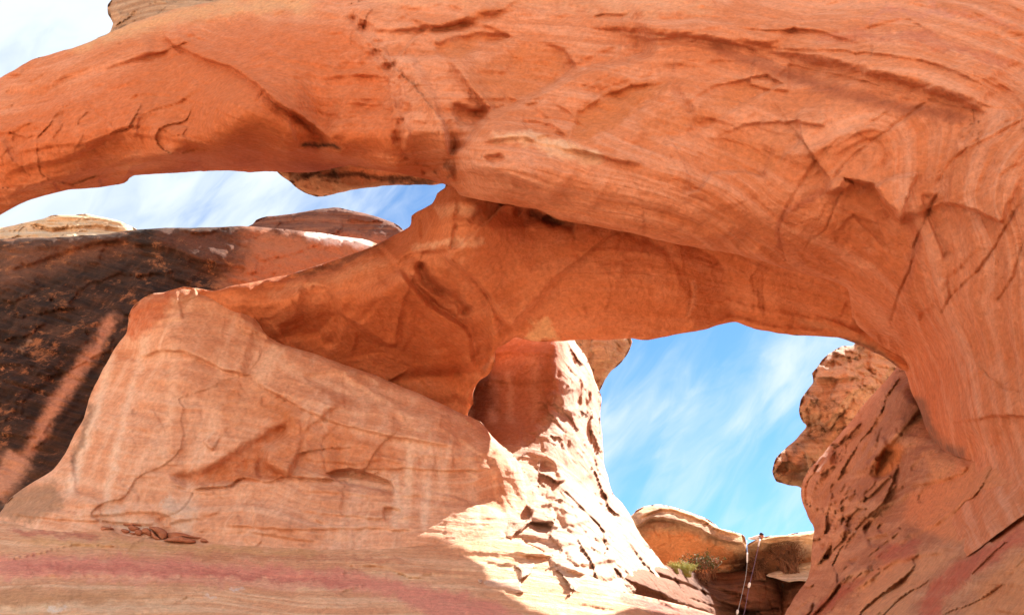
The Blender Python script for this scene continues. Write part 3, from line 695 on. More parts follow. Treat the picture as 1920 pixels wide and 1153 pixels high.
LOW_FEATS = [
    ('step', [(890, 700), (884, 650), (874, 615), (816, 580), (785, 549), (760, 518), (744, 498)], .85, 7, 120), ('groove', [(785, 492), (804, 533), (843, 556), (880, 590)], .5, 15), ('step', [(860, 760), (850, 700), (820, 640), (775, 590), (730, 545), (700, 505)], .3, 10, 80),
    ('step', [(620, 660), (640, 610), (632, 570), (612, 545), (560, 535)], -.25, 8, 60), ('step', [(945, 650), (935, 600), (925, 570)], .3, 8, 40),
    ('step', [(828, 470), (843, 490), (894, 525), (929, 572), (935, 590), (970, 622)], .62, 5, 140),
    ('groove', [(832, 466), (862, 498), (885, 522), (908, 546), (930, 590)], .2, 5),
    ('groove', [(746, 497), (775, 535), (815, 575), (870, 610), (885, 640)], .26, 9),
    ('groove', [(775, 480), (795, 515), (805, 540)], .22, 12),
    ('step', [(740, 500), (773, 474), (828, 470), (850, 472)], .42, 6, 60), ('step', [(625, 545), (636, 588), (668, 607), (726, 646), (753, 650)], .38, 4, 90), ('step', [(915, 557), (921, 642), (913, 689), (882, 728)], .45, 7, 40), ('tilt', [(500, 600), (560, 560), (622, 546), (634, 590), (600, 630), (540, 640)], .30, .1, .2, 8),
    ('step', [(480, 590), (520, 570), (580, 540), (640, 500), (720, 470)], .12, 8, 60),
    ('plate', [(778, 482), (820, 470), (838, 486), (870, 560), (850, 590), (800, 540)], .18, 12),
    ('groove', [(480, 540), (600, 540), (628, 552), (635, 585), (670, 620), (720, 648)], .10, 4),
    ('step', [(490, 535), (560, 532), (610, 538), (632, 560), (645, 595)], .15, 6, 60),
    ('step', [(665, 610), (700, 640), (740, 650), (760, 660)], .22, 4, 60),
    ('groove', [(640, 672), (720, 660), (760, 685), (800, 690)], .08, 4),
    ('plate', [(540, 520), (600, 500), (680, 470), (720, 460), (660, 500), (560, 522)], .12, 4),
    ('step', [(540, 519), (600, 500), (680, 472), (745, 445)], .12, 4, 30),
    ('plate', [(930, 655), (900, 650), (860, 690), (850, 740), (880, 760), (905, 700)], -.35, 12),
    ('groove', [(915, 660), (880, 690), (855, 735)], .15, 6),
    ('groove', [(900, 690), (885, 710), (870, 740)], .10, 4),
    ('groove', [(900, 470), (915, 492), (950, 488), (995, 480)], .07, 4),
    ('groove', [(985, 540), (1030, 555), (1060, 565)], .06, 3),
    ('groove', [(1050, 520), (1045, 560), (1000, 600)], .05, 4),
    ('step', [(1040, 470), (1100, 478), (1120, 520), (1180, 525)], .08, 5, 40),
    ('groove', [(1200, 440), (1260, 480), (1280, 520), (1300, 560), (1340, 590)], .14, 12),
    ('groove', [(1290, 520), (1298, 550), (1290, 590)], .10, 5),
    ('step', [(1320, 590), (1360, 560), (1420, 575), (1500, 592), (1560, 600), (1640, 630)], -.20, 8, 50),
    ('step', [(1300, 615), (1345, 600), (1380, 592), (1420, 604), (1500, 616), (1560, 620)], -.15, 5, 30),
    ('groove', [(960, 390), (1000, 402), (1040, 415), (1080, 428)], .5, 12),
    ('plate', [(860, 380), (920, 385), (980, 400), (1020, 412), (980, 425), (900, 420), (850, 410)], .25, 12),
    ('plate', [(815, 385), (850, 370), (900, 385), (880, 420), (830, 430), (800, 440), (790, 420)], -.18, 10),
    ('plate', [(785, 410), (800, 400), (806, 430), (790, 450)], .2, 6),
    ('groove', [(400, 545), (450, 572), (482, 600)], .12, 5),
    ('groove', [(930, 600), (940, 630), (925, 660)], .2, 6),
]
LOW_TINTS = [
    ('poly', [(985, 634), (1000, 610), (990, 595), (1010, 605), (1022, 590), (1035, 600), (1050, 625), (1045, 640), (1010, 642)], (.66, .38, .20), .95, 5),
    ('line', [(770, 470), (840, 455), (920, 450)], ORG_PALE, .7, 10, 1.0),
    ('line', [(810, 400), (860, 390), (900, 400)], ORG_PALE, .6, 14, 1.0),
    ('line', [(480, 560), (620, 520), (740, 480)], ORG_PALE, .5, 18, 1.2),
    ('poly', [(500, 620), (620, 560), (760, 520), (870, 600), (880, 740), (700, 690)], (.46, .125, .042), .6, 20),
    ('line', [(540, 517), (620, 497), (740, 446)], (.22, .10, .06), .7, 9, .8),
    ('line', [(990, 402), (1020, 408), (1060, 420)], (.14, .05, .03), .6, 7, .8),  # gap under the great arch's lip painted dark as shade
    ('line', [(900, 700), (930, 665), (960, 640)], ORG_PALE, .6, 8, .6),
    ('line', [(1300, 520), (1300, 560), (1290, 600)], ORG_PALE, .4, 8, .8),
    ('line', [(1480, 600), (1580, 622), (1680, 670)], (.50, .24, .13), .6, 10, .8),
    ('line', [(1560, 636), (1620, 648), (1690, 690)], (.16, .08, .05), .8, 7, .6),
]
LOW_STRATA = [(300, 560, 0), (600, 500, .3), (760, 460, .4), (850, 360, .6), (560, 620, 1.5), (880, 760, 2.5), (700, 700, 2.6), (760, 520, 1.2), (900, 600, 1.0), (1000, 420, .2), (1300, 440, .1), (1580, 540, 0), (1000, 620, 2.0), (1300, 600, 1.9), (1560, 620, 1.6), (1690, 670, 1.2)]
low = rock('sandstone_arch', LOW_OUT, LOW_CTRL, M_CEIL, thick=lambda q: np.interp(q[:, 0], [300, 800, 1040, 1090, 1110, 1165, 1215, 1316, 1395, 1435, 1560], [3.0, 4.0, 6.3, 5.2, 4.6, 4.3, 3.1, 1.6, 1.7, 3.0, 3.4]), step=STEP, feats=LOW_FEATS, tints=LOW_TINTS, strata=LOW_STRATA,  # hidden back thickness shaped to throw the shadow edge on the slab
           amp=(.18, .02, .055, .045), edge=(8, .2), rough_edge=2.2, seed=23, nflakes=60, facet=(.36, .16, (1, .5, 1)))
tag(low, 'lower arch with a smooth orange ceiling and hollowed alcove, behind the great arch', 'rock arch')

# ---------------------------------------------------------------- the pale block under the alcove
BLK_OUT = [(-150, 985), (-20, 975), (0, 960), (20, 935), (60, 905), (100, 880), (125, 845), (140, 815), (158, 785), (172, 735), (190, 700), (212, 660), (236, 625), (242, 590), (255, 570), (282, 552), (315, 548), (345, 538), (392, 546), (420, 560), (458, 582), (482, 602),
           (500, 628), (530, 645), (600, 667), (660, 688), (700, 702), (760, 728), (800, 744), (850, 768), (900, 790), (925, 822), (960, 850), (985, 885), (1005, 930), (1020, 970), (1030, 1020), (1000, 1070), (800, 1075), (600, 1075), (400, 1060), (200, 1045), (0, 1030), (-150, 1030)]
BLK_CTRL = [(-150, 1000, 18.8), (0, 965, 19.0), (60, 985, 18.0), (100, 900, 18.8), (160, 800, 19.2), (240, 640, 20.4), (245, 580, 20.5), (345, 542, 20.3), (300, 620, 19.6), (300, 720, 19.0), (250, 850, 18.3), (230, 990, 18.0), (480, 604, 20.0), (430, 700, 19.3), (450, 800, 18.6),
            (600, 668, 19.9), (600, 750, 19.1), (620, 850, 18.7), (750, 725, 20.0), (900, 792, 20.4), (800, 820, 19.0), (780, 900, 18.6), (900, 850, 19.3), (900, 950, 18.7), (930, 880, 19.2), (980, 900, 20.6), (1000, 960, 20.2), (960, 980, 18.9), (400, 1020, 17.6), (600, 1020, 17.5), (800, 1020, 17.4), (950, 1005, 17.6), (1030, 1030, 18.0), (400, 950, 18.2), (600, 960, 18.0), (250, 1060, 17.4), (800, 1070, 17.0)]
BLK_FEATS = [
    ('step', [(560, 920), (640, 925), (720, 932), (800, 928)], .10, 3, 40), ('step', [(560, 958), (640, 966), (720, 972), (800, 968)], .12, 3, 40), ('step', [(420, 985), (560, 992), (700, 990), (790, 996)], .14, 3, 30), ('step', [(60, 960), (160, 968), (280, 960), (330, 972)], .14, 4, 30),
    ('step', [(10, 962), (90, 972), (200, 978), (300, 985)], .14, 3, 24), ('step', [(560, 860), (640, 868), (720, 862)], .10, 4, 40), ('step', [(740, 850), (840, 858), (930, 862)], .08, 3, 40),
    ('step', [(250, 672), (262, 669), (302, 658), (342, 658), (382, 676), (433, 697), (468, 706)], .30, 4, 90),
    ('step', [(468, 704), (483, 719), (548, 757), (594, 778), (640, 796), (720, 815), (800, 830), (860, 838)], .24, 4, 110),
    ('groove', [(430, 696), (470, 706), (486, 722), (548, 759), (594, 781)], .18, 4),
    ('step', [(275, 608), (320, 600), (345, 596)], .18, 4, 40), ('step', [(440, 610), (470, 618), (505, 634)], .20, 4, 40),
    ('plate', [(320, 892), (380, 880), (420, 860), (470, 825), (540, 790), (545, 815), (505, 845), (503, 870), (545, 893), (500, 906), (455, 898), (438, 912), (390, 918), (350, 915)], .38, 15),
    ('step', [(535, 770), (545, 790), (520, 830), (500, 848), (502, 872), (548, 895)], .40, 7, 60),
    ('step', [(350, 922), (392, 914), (430, 912), (440, 902), (456, 896), (475, 900), (500, 905), (518, 900), (540, 894), (565, 896), (640, 901)], .30, 3, 50),
    ('groove', [(312, 905), (352, 920), (392, 915), (438, 911), (453, 896), (498, 903), (538, 895), (640, 901), (735, 882)], .22, 3.5),
    ('step', [(380, 825), (390, 838), (400, 845)], .2, 4, 25),
    ('plate', [(440, 880), (460, 860), (470, 885), (455, 897)], .14, 8), ('plate', [(478, 880), (492, 850), (500, 880), (490, 900)], .14, 8),
    ('step', [(605, 795), (612, 770), (650, 765)], .1, 5, 40), ('groove', [(640, 795), (610, 820), (604, 850), (615, 885)], .14, 5),
    ('groove', [(362, 922), (356, 940), (345, 952), (330, 962), (297, 975)], .18, 3),
    ('plate', [(612, 888), (660, 878), (735, 905), (736, 926), (690, 915), (640, 905)], .45, 4),
    ('groove', [(560, 896), (640, 882), (760, 880), (850, 884), (922, 882)], .10, 3),
    ('step', [(640, 880), (760, 879), (850, 883), (925, 880)], .12, 3, 60),
    ('groove', [(715, 976), (800, 983), (900, 985), (950, 980)], .08, 3), ('groove', [(850, 944), (900, 946), (960, 942)], .06, 3),
    ('step', [(760, 800), (830, 808), (900, 850), (930, 862)], .10, 5, 50), ('step', [(735, 815), (745, 870)], .06, 4, 40),
    ('step', [(640, 690), (700, 730), (760, 770), (830, 790)], -.14, 10, 60),
    ('plate', [(570, 705), (640, 700), (700, 740), (660, 750), (600, 730)], .16, 10),
    ('plate', [(720, 950), (750, 955), (752, 970), (720, 975)], .2, 4), ('step', [(470, 945), (480, 985), (455, 1010)], .15, 5, 50),
    ('step', [(600, 935), (602, 950), (590, 975)], .14, 4, 40),
    ('groove', [(170, 878), (235, 890), (225, 905)], .07, 3), ('groove', [(200, 800), (280, 812), (330, 822)], .05, 3),
    ('step', [(130, 830), (140, 880), (145, 930)], -.15, 6, 30), ('step', [(80, 945), (150, 950), (240, 938)], .12, 5, 30),
    ('step', [(290, 768), (270, 780), (255, 800)], .08, 6, 40), ('plate', [(250, 765), (280, 772), (282, 784), (248, 778)], .1, 6),
    ('plate', [(925, 830), (950, 850), (985, 900), (1010, 960), (980, 990), (945, 960), (925, 900)], -.15, 10),
    ('groove', [(935, 960), (990, 975), (1010, 990)], .2, 4), ('groove', [(950, 900), (985, 930), (1000, 965)], .10, 4),
]
PALE = (.72, .50, .36); CREAM = (.76, .60, .47)
BLK_TINTS = [
    ('line', [(215, 640), (190, 740), (150, 860), (120, 950)], CREAM, .7, 13, .6), ('line', [(285, 600), (250, 720), (215, 860), (190, 980)], CREAM, .55, 12, .6),
    ('line', [(330, 620), (320, 760), (300, 900)], PALE, .5, 16, .7), ('line', [(410, 640), (400, 760), (390, 820)], PALE, .45, 14, .7),
    ('line', [(520, 640), (480, 720), (430, 800)], PALE, .75, 16, .9), ('line', [(490, 650), (560, 700), (700, 750), (840, 800)], PALE, .6, 14, 1.0),
    ('line', [(300, 940), (350, 960), (330, 1000)], (.62, .47, .37), .8, 26, 1.2), ('line', [(190, 960), (240, 985), (300, 1000)], (.62, .47, .37), .8, 22, 1.2),
    ('line', [(765, 810), (768, 880), (760, 1000)], PALE, .8, 10, .5), ('line', [(790, 820), (795, 880)], PALE, .7, 6, .5), ('line', [(805, 885), (800, 960), (790, 1000)], CREAM, .6, 9, .5),
    ('line', [(735, 880), (745, 940), (740, 1000)], CREAM, .55, 11, .6), ('line', [(720, 815), (725, 870)], PALE, .6, 9, .5), ('line', [(880, 820), (890, 950), (880, 1000)], PALE, .5, 14, .6),
    ('poly', [(330, 892), (420, 860), (470, 825), (540, 780), (545, 815), (505, 845), (545, 893), (500, 906), (390, 916)], (.48, .16, .06), .75, 14),
    ('poly', [(500, 760), (640, 800), (740, 830), (740, 880), (640, 895), (550, 890), (510, 850), (540, 790)], (.52, .19, .075), .6, 14),
    ('poly', [(390, 700), (470, 705), (560, 760), (540, 790), (470, 800), (400, 790)], (.52, .20, .08), .5, 18),
    ('line', [(175, 745), (150, 830), (125, 880)], (.24, .14, .09), .7, 8, .6),
    ('poly', [(0, 930), (60, 905), (110, 900), (120, 950), (60, 975), (0, 970)], (.36, .22, .14), .8, 8),
    ('poly', [(240, 580), (330, 545), (300, 600), (245, 640)], (.50, .16, .07), .7, 8),
]
BLK_STRATA = [(300, 560, 4.2), (450, 600, 3.9), (250, 670, 3.2), (340, 658, 3.3), (468, 706, 3.2), (640, 796, 2.9), (860, 838, 2.9), (800, 760, 3.5), (200, 800, 2.0), (330, 822, 2.0), (640, 880, 1.9), (920, 882, 2.0), (300, 920, 1.0), (500, 900, 1.2), (600, 960, .9), (920, 985, .8), (100, 960, .3), (400, 1020, 0), (800, 1020, .1)]
blk = rock('rock_buttress', BLK_OUT, BLK_CTRL, M_BLOCK, thick=3.0, step=STEP, feats=BLK_FEATS, tints=BLK_TINTS, strata=BLK_STRATA, amp=(.18, .05, .13, .05), edge=(14, .35), rough_edge=2.0, seed=31, nflakes=60, lines=(22, None, (.04, .10)), facet=(.4, .16, (1, .5, 1.3)))
tag(blk, 'pale orange streaked rock buttress bulging below the alcove of the lower arch', 'rock buttress')

# ---------------------------------------------------------------- pillar behind
PIL_OUT = [(820, 560), (1000, 590), (1070, 600), (1078, 640), (1095, 663), (1108, 690), (1122, 728), (1128, 745), (1125, 790), (1130, 830), (1131, 865), (1140, 895), (1150, 925), (1168, 945), (1188, 980), (1205, 1008), (1222, 1030), (1246, 1060), (1258, 1070), (1232, 1088), (1196, 1100), (1180, 1128), (1050, 1120), (900, 1100), (860, 1030), (820, 900)]
PIL_CTRL = [(830, 580, 27.2), (900, 640, 26.6), (960, 640, 26.2), (1020, 640, 25.8), (1052, 640, 25.7), (1076, 640, 29.0), (960, 720, 25.8), (1010, 720, 25.3), (1045, 715, 25.2), (900, 760, 25.8), (1080, 720, 26.4), (1122, 745, 31.0), (980, 790, 25.0), (1020, 800, 24.6), (1060, 820, 24.8), (1128, 850, 29.8), (940, 850, 23.2), (1000, 880, 22.4), (1070, 900, 23.4), (1150, 930, 28.5),
            (960, 940, 20.2), (1020, 950, 20.1), (1100, 960, 21.8), (1180, 990, 27.0), (950, 1000, 18.3), (1030, 1010, 17.9), (1100, 1020, 18.8), (1170, 1040, 22.6), (1230, 1045, 28.0), (900, 1040, 17.2), (1000, 1060, 16.2), (1100, 1075, 16.4), (1180, 1090, 20.6), (1280, 1100, 28.5), (1130, 1085, 17.8), (860, 980, 19.4), (840, 850, 25)]
PIL_FEATS = [
    ('plate', [(1000, 900), (1020, 860), (1050, 880), (1040, 930), (1010, 935)], .45, 9), ('plate', [(1085, 905), (1110, 890), (1120, 930), (1100, 945)], .5, 9), ('plate', [(1105, 930), (1140, 925), (1150, 965), (1115, 970)], .45, 9),
    ('plate', [(1040, 950), (1090, 940), (1110, 975), (1060, 985)], -.4, 8), ('plate', [(990, 960), (1050, 940), (1060, 985), (1010, 1000)], .35, 8),
    ('plate', [(950, 1035), (985, 1022), (1020, 1035), (970, 1045)], .5, 6), ('plate', [(1060, 1030), (1110, 1020), (1150, 1050), (1080, 1060)], -.4, 6),
    ('step', [(920, 1015), (980, 1005), (1060, 1020), (1130, 1035), (1160, 1060)], .35, 5, 50), ('step', [(980, 965), (1030, 985), (1090, 1000), (1150, 1020)], .35, 6, 50),
    ('groove', [(1150, 1050), (1160, 1080), (1140, 1090)], .5, 8), ('step', [(1020, 1050), (1100, 1080), (1160, 1085)], .35, 5, 30),
    ('groove', [(1080, 860), (1075, 900), (1100, 950), (1130, 985)], .25, 8), ('groove', [(1118, 870), (1105, 910), (1125, 950)], .25, 7),
    ('step', [(905, 668), (960, 662), (1050, 668)], .12, 4, 30), ('step', [(905, 712), (980, 718), (1050, 710)], .10, 4, 30), ('step', [(1065, 690), (1090, 740), (1100, 800)], -.25, 10, 50),
    ('plate', [(1060, 735), (1085, 730), (1090, 760), (1065, 765)], .25, 7), ('plate', [(1050, 770), (1075, 775), (1070, 800), (1048, 790)], .25, 6),
    ('groove', [(1150, 960), (1185, 1010), (1215, 1045)], .3, 6), ('groove', [(1090, 980), (1140, 1020), (1185, 1055)], .3, 7),
    ('groove', [(930, 710), (990, 715), (1050, 705)], .06, 4),
]
PIL_TINTS = [('poly', [(900, 630), (1050, 630), (1060, 700), (1030, 780), (1000, 830), (920, 830), (890, 780)], (.42, .17, .09), .95, 16),  # polygon paints the pillar's shaded left face darker, up to the shadow edge
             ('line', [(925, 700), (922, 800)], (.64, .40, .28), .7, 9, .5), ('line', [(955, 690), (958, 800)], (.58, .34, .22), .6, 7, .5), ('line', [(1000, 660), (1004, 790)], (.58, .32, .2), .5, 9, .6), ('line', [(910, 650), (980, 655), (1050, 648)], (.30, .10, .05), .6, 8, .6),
             ('poly', [(880, 640), (930, 650), (930, 760), (890, 790)], (.26, .10, .055), .8, 10)]  # deep shade in the gap left of the pillar, painted in
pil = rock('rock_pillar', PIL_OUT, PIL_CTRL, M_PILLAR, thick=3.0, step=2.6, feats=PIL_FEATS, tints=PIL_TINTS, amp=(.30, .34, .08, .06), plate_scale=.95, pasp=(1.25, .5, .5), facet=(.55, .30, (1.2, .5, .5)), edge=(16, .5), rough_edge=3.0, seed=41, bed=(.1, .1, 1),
           zone=lambda q: .08 + .92 * sstep(1015, 1065, q[:, 0] + .45 * np.maximum(q[:, 1] - 690, 0)))
tag(pil, 'sunlit rock pillar flaring down to the slab, seen through the lower arch', 'rock pillar')

o = rock('rock_outcrop', [(1050, 600), (1130, 610), (1183, 634), (1181, 655), (1174, 668), (1160, 684), (1145, 696), (1134, 712), (1127, 728), (1112, 745), (1060, 760), (1040, 680)],
         [(1060, 640, 37.5), (1120, 640, 36.6), (1180, 645, 37.8), (1130, 715, 37.6), (1060, 740, 38)], M_TAN, thick=3.0, step=2.2, amp=(.25, .18, .12, .14), edge=(10, .6), rough_edge=3, seed=44)
tag(o, 'dark flecked tan rock knob jutting out behind the top of the sunlit pillar', 'rock outcrop')

# ---------------------------------------------------------------- slickrock slab in the foreground
SLAB_OUT = [(-260, 950), (-100, 968), (0, 975), (60, 988), (190, 992), (240, 1004), (380, 1018), (600, 1030), (700, 1030), (790, 1022), (860, 1014), (940, 1008), (1000, 1025), (1060, 1055), (1110, 1082), (1150, 1098), (1180, 1112), (1230, 1122), (1290, 1137), (1350, 1156), (1450, 1200), (1550, 1300), (1300, 1360), (600, 1360), (-260, 1340)]
SLAB_CTRL = [(-200, 965, 19), (0, 980, 18.4), (100, 1010, 17.3), (0, 1060, 15.8), (0, 1153, 13.6), (300, 1020, 17.4), (300, 1080, 15.3), (300, 1153, 13.5), (600, 1035, 16.9), (600, 1090, 15.0), (600, 1153, 13.4), (800, 1030, 17.0), (800, 1090, 15.0), (900, 1020, 17.2), (900, 1153, 13.4), (1000, 1040, 16.5), (1000, 1100, 14.8), (1000, 1153, 13.5),
             (1120, 1090, 15.6), (1120, 1153, 13.8), (1200, 1118, 15.4), (1300, 1140, 15.2), (1300, 1200, 13.2), (1500, 1250, 12.6), (-200, 1300, 10.8), (600, 1340, 10.0), (1300, 1340, 10.2), (-200, 1100, 15)]
SLAB_FEATS = [
    ('groove', [(35, 986), (80, 990), (140, 994)], .35, 4), ('step', [(30, 985), (80, 986), (145, 995)], .2, 3, 20),
    ('groove', [(650, 1064), (670, 1059), (715, 1064), (760, 1080), (810, 1090)], .22, 3), ('step', [(650, 1062), (715, 1061), (760, 1078), (800, 1088)], .16, 3, 30),
    ('step', [(500, 1080), (560, 1082), (620, 1074), (680, 1070)], .08, 3, 20), ('groove', [(490, 1083), (540, 1082), (575, 1078)], .12, 3),
    ('groove', [(440, 1133), (500, 1128), (550, 1138)], .08, 3), ('groove', [(320, 1080), (340, 1060), (380, 1050)], .06, 3), ('groove', [(360, 1145), (400, 1132)], .06, 3),
    ('groove', [(950, 1085), (1000, 1075), (1050, 1085)], .12, 3), ('step', [(900, 1050), (960, 1060), (1040, 1065), (1100, 1080)], .12, 3, 25), ('groove', [(1080, 1130), (1120, 1140), (1180, 1145)], .12, 3),
    ('step', [(840, 1030), (920, 1040), (1000, 1042), (1080, 1062)], .16, 4, 25), ('groove', [(1000, 1110), (1080, 1112), (1150, 1120)], .12, 3),
    ('step', [(640, 1030), (700, 1042), (780, 1036), (850, 1022)], .10, 4, 25), ('step', [(0, 1010), (120, 1022), (260, 1024)], .08, 4, 20),
]
SLAB_RED = (.64, .27, .20)
SLAB_TINTS = [
    ('poly', [(-200, 1044), (0, 1041), (100, 1038), (320, 1044), (453, 1056), (560, 1066), (660, 1070), (760, 1090), (830, 1100), (920, 1128), (1000, 1170), (830, 1166), (760, 1130), (640, 1106), (453, 1099), (221, 1090), (75, 1082), (-200, 1080)], SLAB_RED, .9, 10),
    ('line', [(0, 1060), (300, 1066), (500, 1082), (700, 1095)], (.46, .14, .11), .5, 6, 1.2), ('line', [(100, 1078), (350, 1086), (620, 1096)], (.66, .42, .27), .5, 5, 1.2),
    ('line', [(0, 1015), (200, 1020), (400, 1030), (640, 1040)], (.60, .36, .18), .7, 10, 1.0), ('line', [(0, 995), (200, 1005)], (.46, .17, .12), .7, 8, .8),
    ('line', [(300, 1035), (500, 1045), (800, 1050)], (.48, .20, .12), .6, 7, .8),
    ('poly', [(0, 1100), (200, 1105), (320, 1120), (150, 1135), (0, 1140)], (.46, .25, .13), .7, 10), ('line', [(-100, 1150), (150, 1140), (400, 1135)], (.64, .48, .32), .6, 9, 1.0),
    ('line', [(430, 1105), (445, 1112), (460, 1108)], (.70, .66, .64), .6, 5, 1.0), ('line', [(380, 1120), (410, 1116)], (.70, .66, .64), .5, 4, 1.0), ('line', [(90, 1142), (120, 1146)], (.70, .66, .64), .5, 5, 1.0),
    ('poly', [(1165, 1110), (1250, 1125), (1350, 1150), (1300, 1170), (1180, 1140)], (.34, .12, .09), .8, 8),
    ('line', [(1050, 1100), (1150, 1110)], (.50, .22, .14), .5, 6, .8),
]
SLAB_STRATA = [(0, 980, 3), (0, 1060, 1.9), (0, 1153, .9), (400, 1020, 2.9), (400, 1075, 1.9), (400, 1153, .7), (800, 1025, 3.0), (800, 1095, 1.9), (800, 1153, 1.0), (1100, 1085, 2.6), (1100, 1153, 1.4), (1300, 1150, 2.0), (600, 1340, -1)]
slab = o = rock('slickrock_slope', SLAB_OUT, SLAB_CTRL, M_SLAB, thick=2.0, step=2.8, feats=SLAB_FEATS, tints=SLAB_TINTS, strata=SLAB_STRATA, amp=(.10, .05, .15, .045), edge=(6, .12), rough_edge=2.0, seed=53, nflakes=120, lines=(40, None, (.06, .16)), facet=(.45, .10, (.5, .6, 1)))
tag(o, kind='structure')

# ---------------------------------------------------------------- right side: broken brown wall running down to the right corner
RGT_OUT = [(1720, 640), (1692, 674), (1668, 705), (1640, 735), (1612, 768), (1590, 796), (1560, 830), (1542, 855), (1520, 876), (1506, 900), (1502, 925), (1506, 950), (1516, 972), (1526, 992), (1522, 1030), (1520, 1060), (1512, 1090), (1490, 1118), (1478, 1140), (1466, 1165), (1440, 1260), (1480, 1360), (2330, 1360), (2330, 700), (2000, 780), (1860, 820), (1800, 780), (1760, 690)]
RGT_CTRL = [(1700, 660, 22.5), (1690, 680, 22), (1640, 740, 23), (1590, 800, 24.5), (1540, 860, 26), (1505, 910, 27), (1525, 990, 26), (1520, 1060, 25), (1480, 1140, 23), (1660, 760, 21.4), (1700, 740, 19.5), (1620, 860, 22), (1580, 950, 22.5), (1580, 1050, 20.5), (1560, 1130, 18.4),
            (1700, 820, 18.6), (1740, 860, 16.6), (1690, 920, 18.4), (1660, 1000, 17.8), (1640, 1090, 15.4), (1620, 1153, 14.0), (1760, 930, 15.0), (1760, 1020, 12.6), (1740, 1130, 10.8), (1830, 866, 13.05), (1830, 830, 14.0), (1900, 868, 11.3), (1980, 868, 10.6), (1850, 940, 11.5), (1800, 960, 12.6), (1840, 1040, 9.9), (1830, 1140, 8.9), (1920, 968, 9.28), (1920, 1100, 7.9),
            (1700, 1340, 8.0), (2300, 800, 6.5), (2300, 1340, 5), (1460, 1300, 18), (1800, 790, 17.6)]
RGT_FEATS = [
    ('step', [(1640, 900), (1650, 860), (1690, 810), (1720, 775), (1735, 760)], .55, 5, 60), ('plate', [(1625, 870), (1650, 840), (1652, 820), (1665, 835), (1640, 880)], -.5, 5),
    ('plate', [(1632, 878), (1660, 840), (1700, 850), (1670, 890), (1640, 900)], .5, 6), ('groove', [(1540, 905), (1590, 850), (1650, 790), (1690, 740)], .25, 7),
    ('plate', [(1740, 850), (1780, 850), (1790, 870), (1760, 895), (1735, 890)], -.3, 12), ('step', [(1700, 915), (1760, 900), (1800, 890), (1820, 870)], .45, 5, 40), ('groove', [(1700, 912), (1770, 905), (1810, 880)], .35, 5),
    ('plate', [(1575, 970), (1600, 965), (1610, 980), (1585, 995)], .5, 6), ('plate', [(1620, 985), (1640, 975), (1625, 1005)], .5, 5), ('plate', [(1645, 990), (1660, 980), (1655, 1000)], .5, 5),
    ('plate', [(1625, 1010), (1665, 1000), (1670, 1020), (1635, 1025)], .5, 6), ('plate', [(1545, 1040), (1562, 1030), (1555, 1055)], .5, 5), ('plate', [(1590, 1050), (1612, 1045), (1605, 1062)], .4, 5), ('plate', [(1535, 1025), (1548, 1020), (1542, 1035)], .4, 5),
    ('step', [(1560, 1120), (1620, 1060), (1700, 1010), (1760, 980), (1830, 930), (1920, 900)], .35, 6, 60), ('step', [(1500, 1100), (1560, 1020), (1640, 960), (1720, 920)], .35, 6, 60), ('step', [(1520, 1030), (1570, 960), (1620, 910)], .3, 5, 40),
    ('step', [(1480, 1150), (1560, 1100), (1650, 1060), (1740, 1040), (1790, 1030)], .30, 6, 50), ('groove', [(1700, 1070), (1735, 1030), (1790, 1035)], .15, 5), ('step', [(1600, 1153), (1608, 1110), (1660, 1070), (1730, 1035)], .3, 6, 60),
    ('groove', [(1925, 945), (1895, 965), (1860, 990), (1845, 1003)], .2, 4), ('groove', [(1720, 1153), (1735, 1110), (1760, 1080), (1830, 1030), (1920, 965)], .14, 5),
    ('groove', [(1735, 1010), (1710, 1010), (1700, 995)], .2, 6), ('plate', [(1900, 895), (1925, 890), (1925, 905), (1910, 905)], -.15, 4), ('groove', [(1850, 905), (1890, 885)], .1, 3), ('groove', [(1860, 1060), (1920, 1010)], .08, 3),
    ('plate', [(1525, 860), (1560, 850), (1540, 900), (1520, 950), (1508, 960)], -.3, 10), ('groove', [(1548, 960), (1530, 1000), (1525, 1020)], .4, 7),
    ('groove', [(1620, 940), (1660, 900), (1690, 850)], .2, 7), ('step', [(1560, 900), (1600, 870), (1640, 810)], .25, 6, 50),
]
RGT_TINTS = [
    ('poly', [(1720, 1160), (1740, 1100), (1830, 1030), (1950, 940), (1950, 1000), (1850, 1060), (1780, 1120), (1760, 1160)], (.44, .12, .07), .8, 10),
    ('poly', [(1500, 1160), (1560, 1110), (1650, 1060), (1720, 1030), (1700, 1050), (1600, 1105), (1540, 1160)], (.36, .10, .06), .8, 8),
    ('poly', [(1640, 1030), (1720, 1010), (1720, 1040), (1660, 1060)], (.40, .12, .08), .7, 8), ('line', [(1790, 960), (1830, 910), (1840, 880)], (.34, .09, .06), .8, 8, .6),
    ('poly', [(1600, 1160), (1620, 1080), (1730, 1030), (1800, 1040), (1720, 1100), (1700, 1160)], (.56, .28, .15), .8, 12), ('poly', [(1800, 1160), (1850, 1080), (1960, 1000), (1960, 1160)], (.56, .24, .11), .7, 14),
    ('poly', [(1690, 960), (1740, 900), (1800, 850), (1840, 810), (1980, 780), (1980, 960), (1850, 1000), (1790, 1020)], (.58, .24, .115), 1.0, 14), ('poly', [(1660, 830), (1700, 840), (1670, 890), (1635, 890)], (.54, .22, .09), .8, 6),
    ('poly', [(1520, 870), (1600, 790), (1680, 690), (1700, 760), (1640, 850), (1560, 940), (1520, 980)], (.34, .16, .09), .6, 12), ('poly', [(1700, 730), (1730, 740), (1720, 800), (1690, 830)], (.20, .09, .05), .8, 8),
    ('poly', [(1730, 850), (1790, 850), (1790, 880), (1750, 900)], (.58, .29, .15), .8, 8),
]
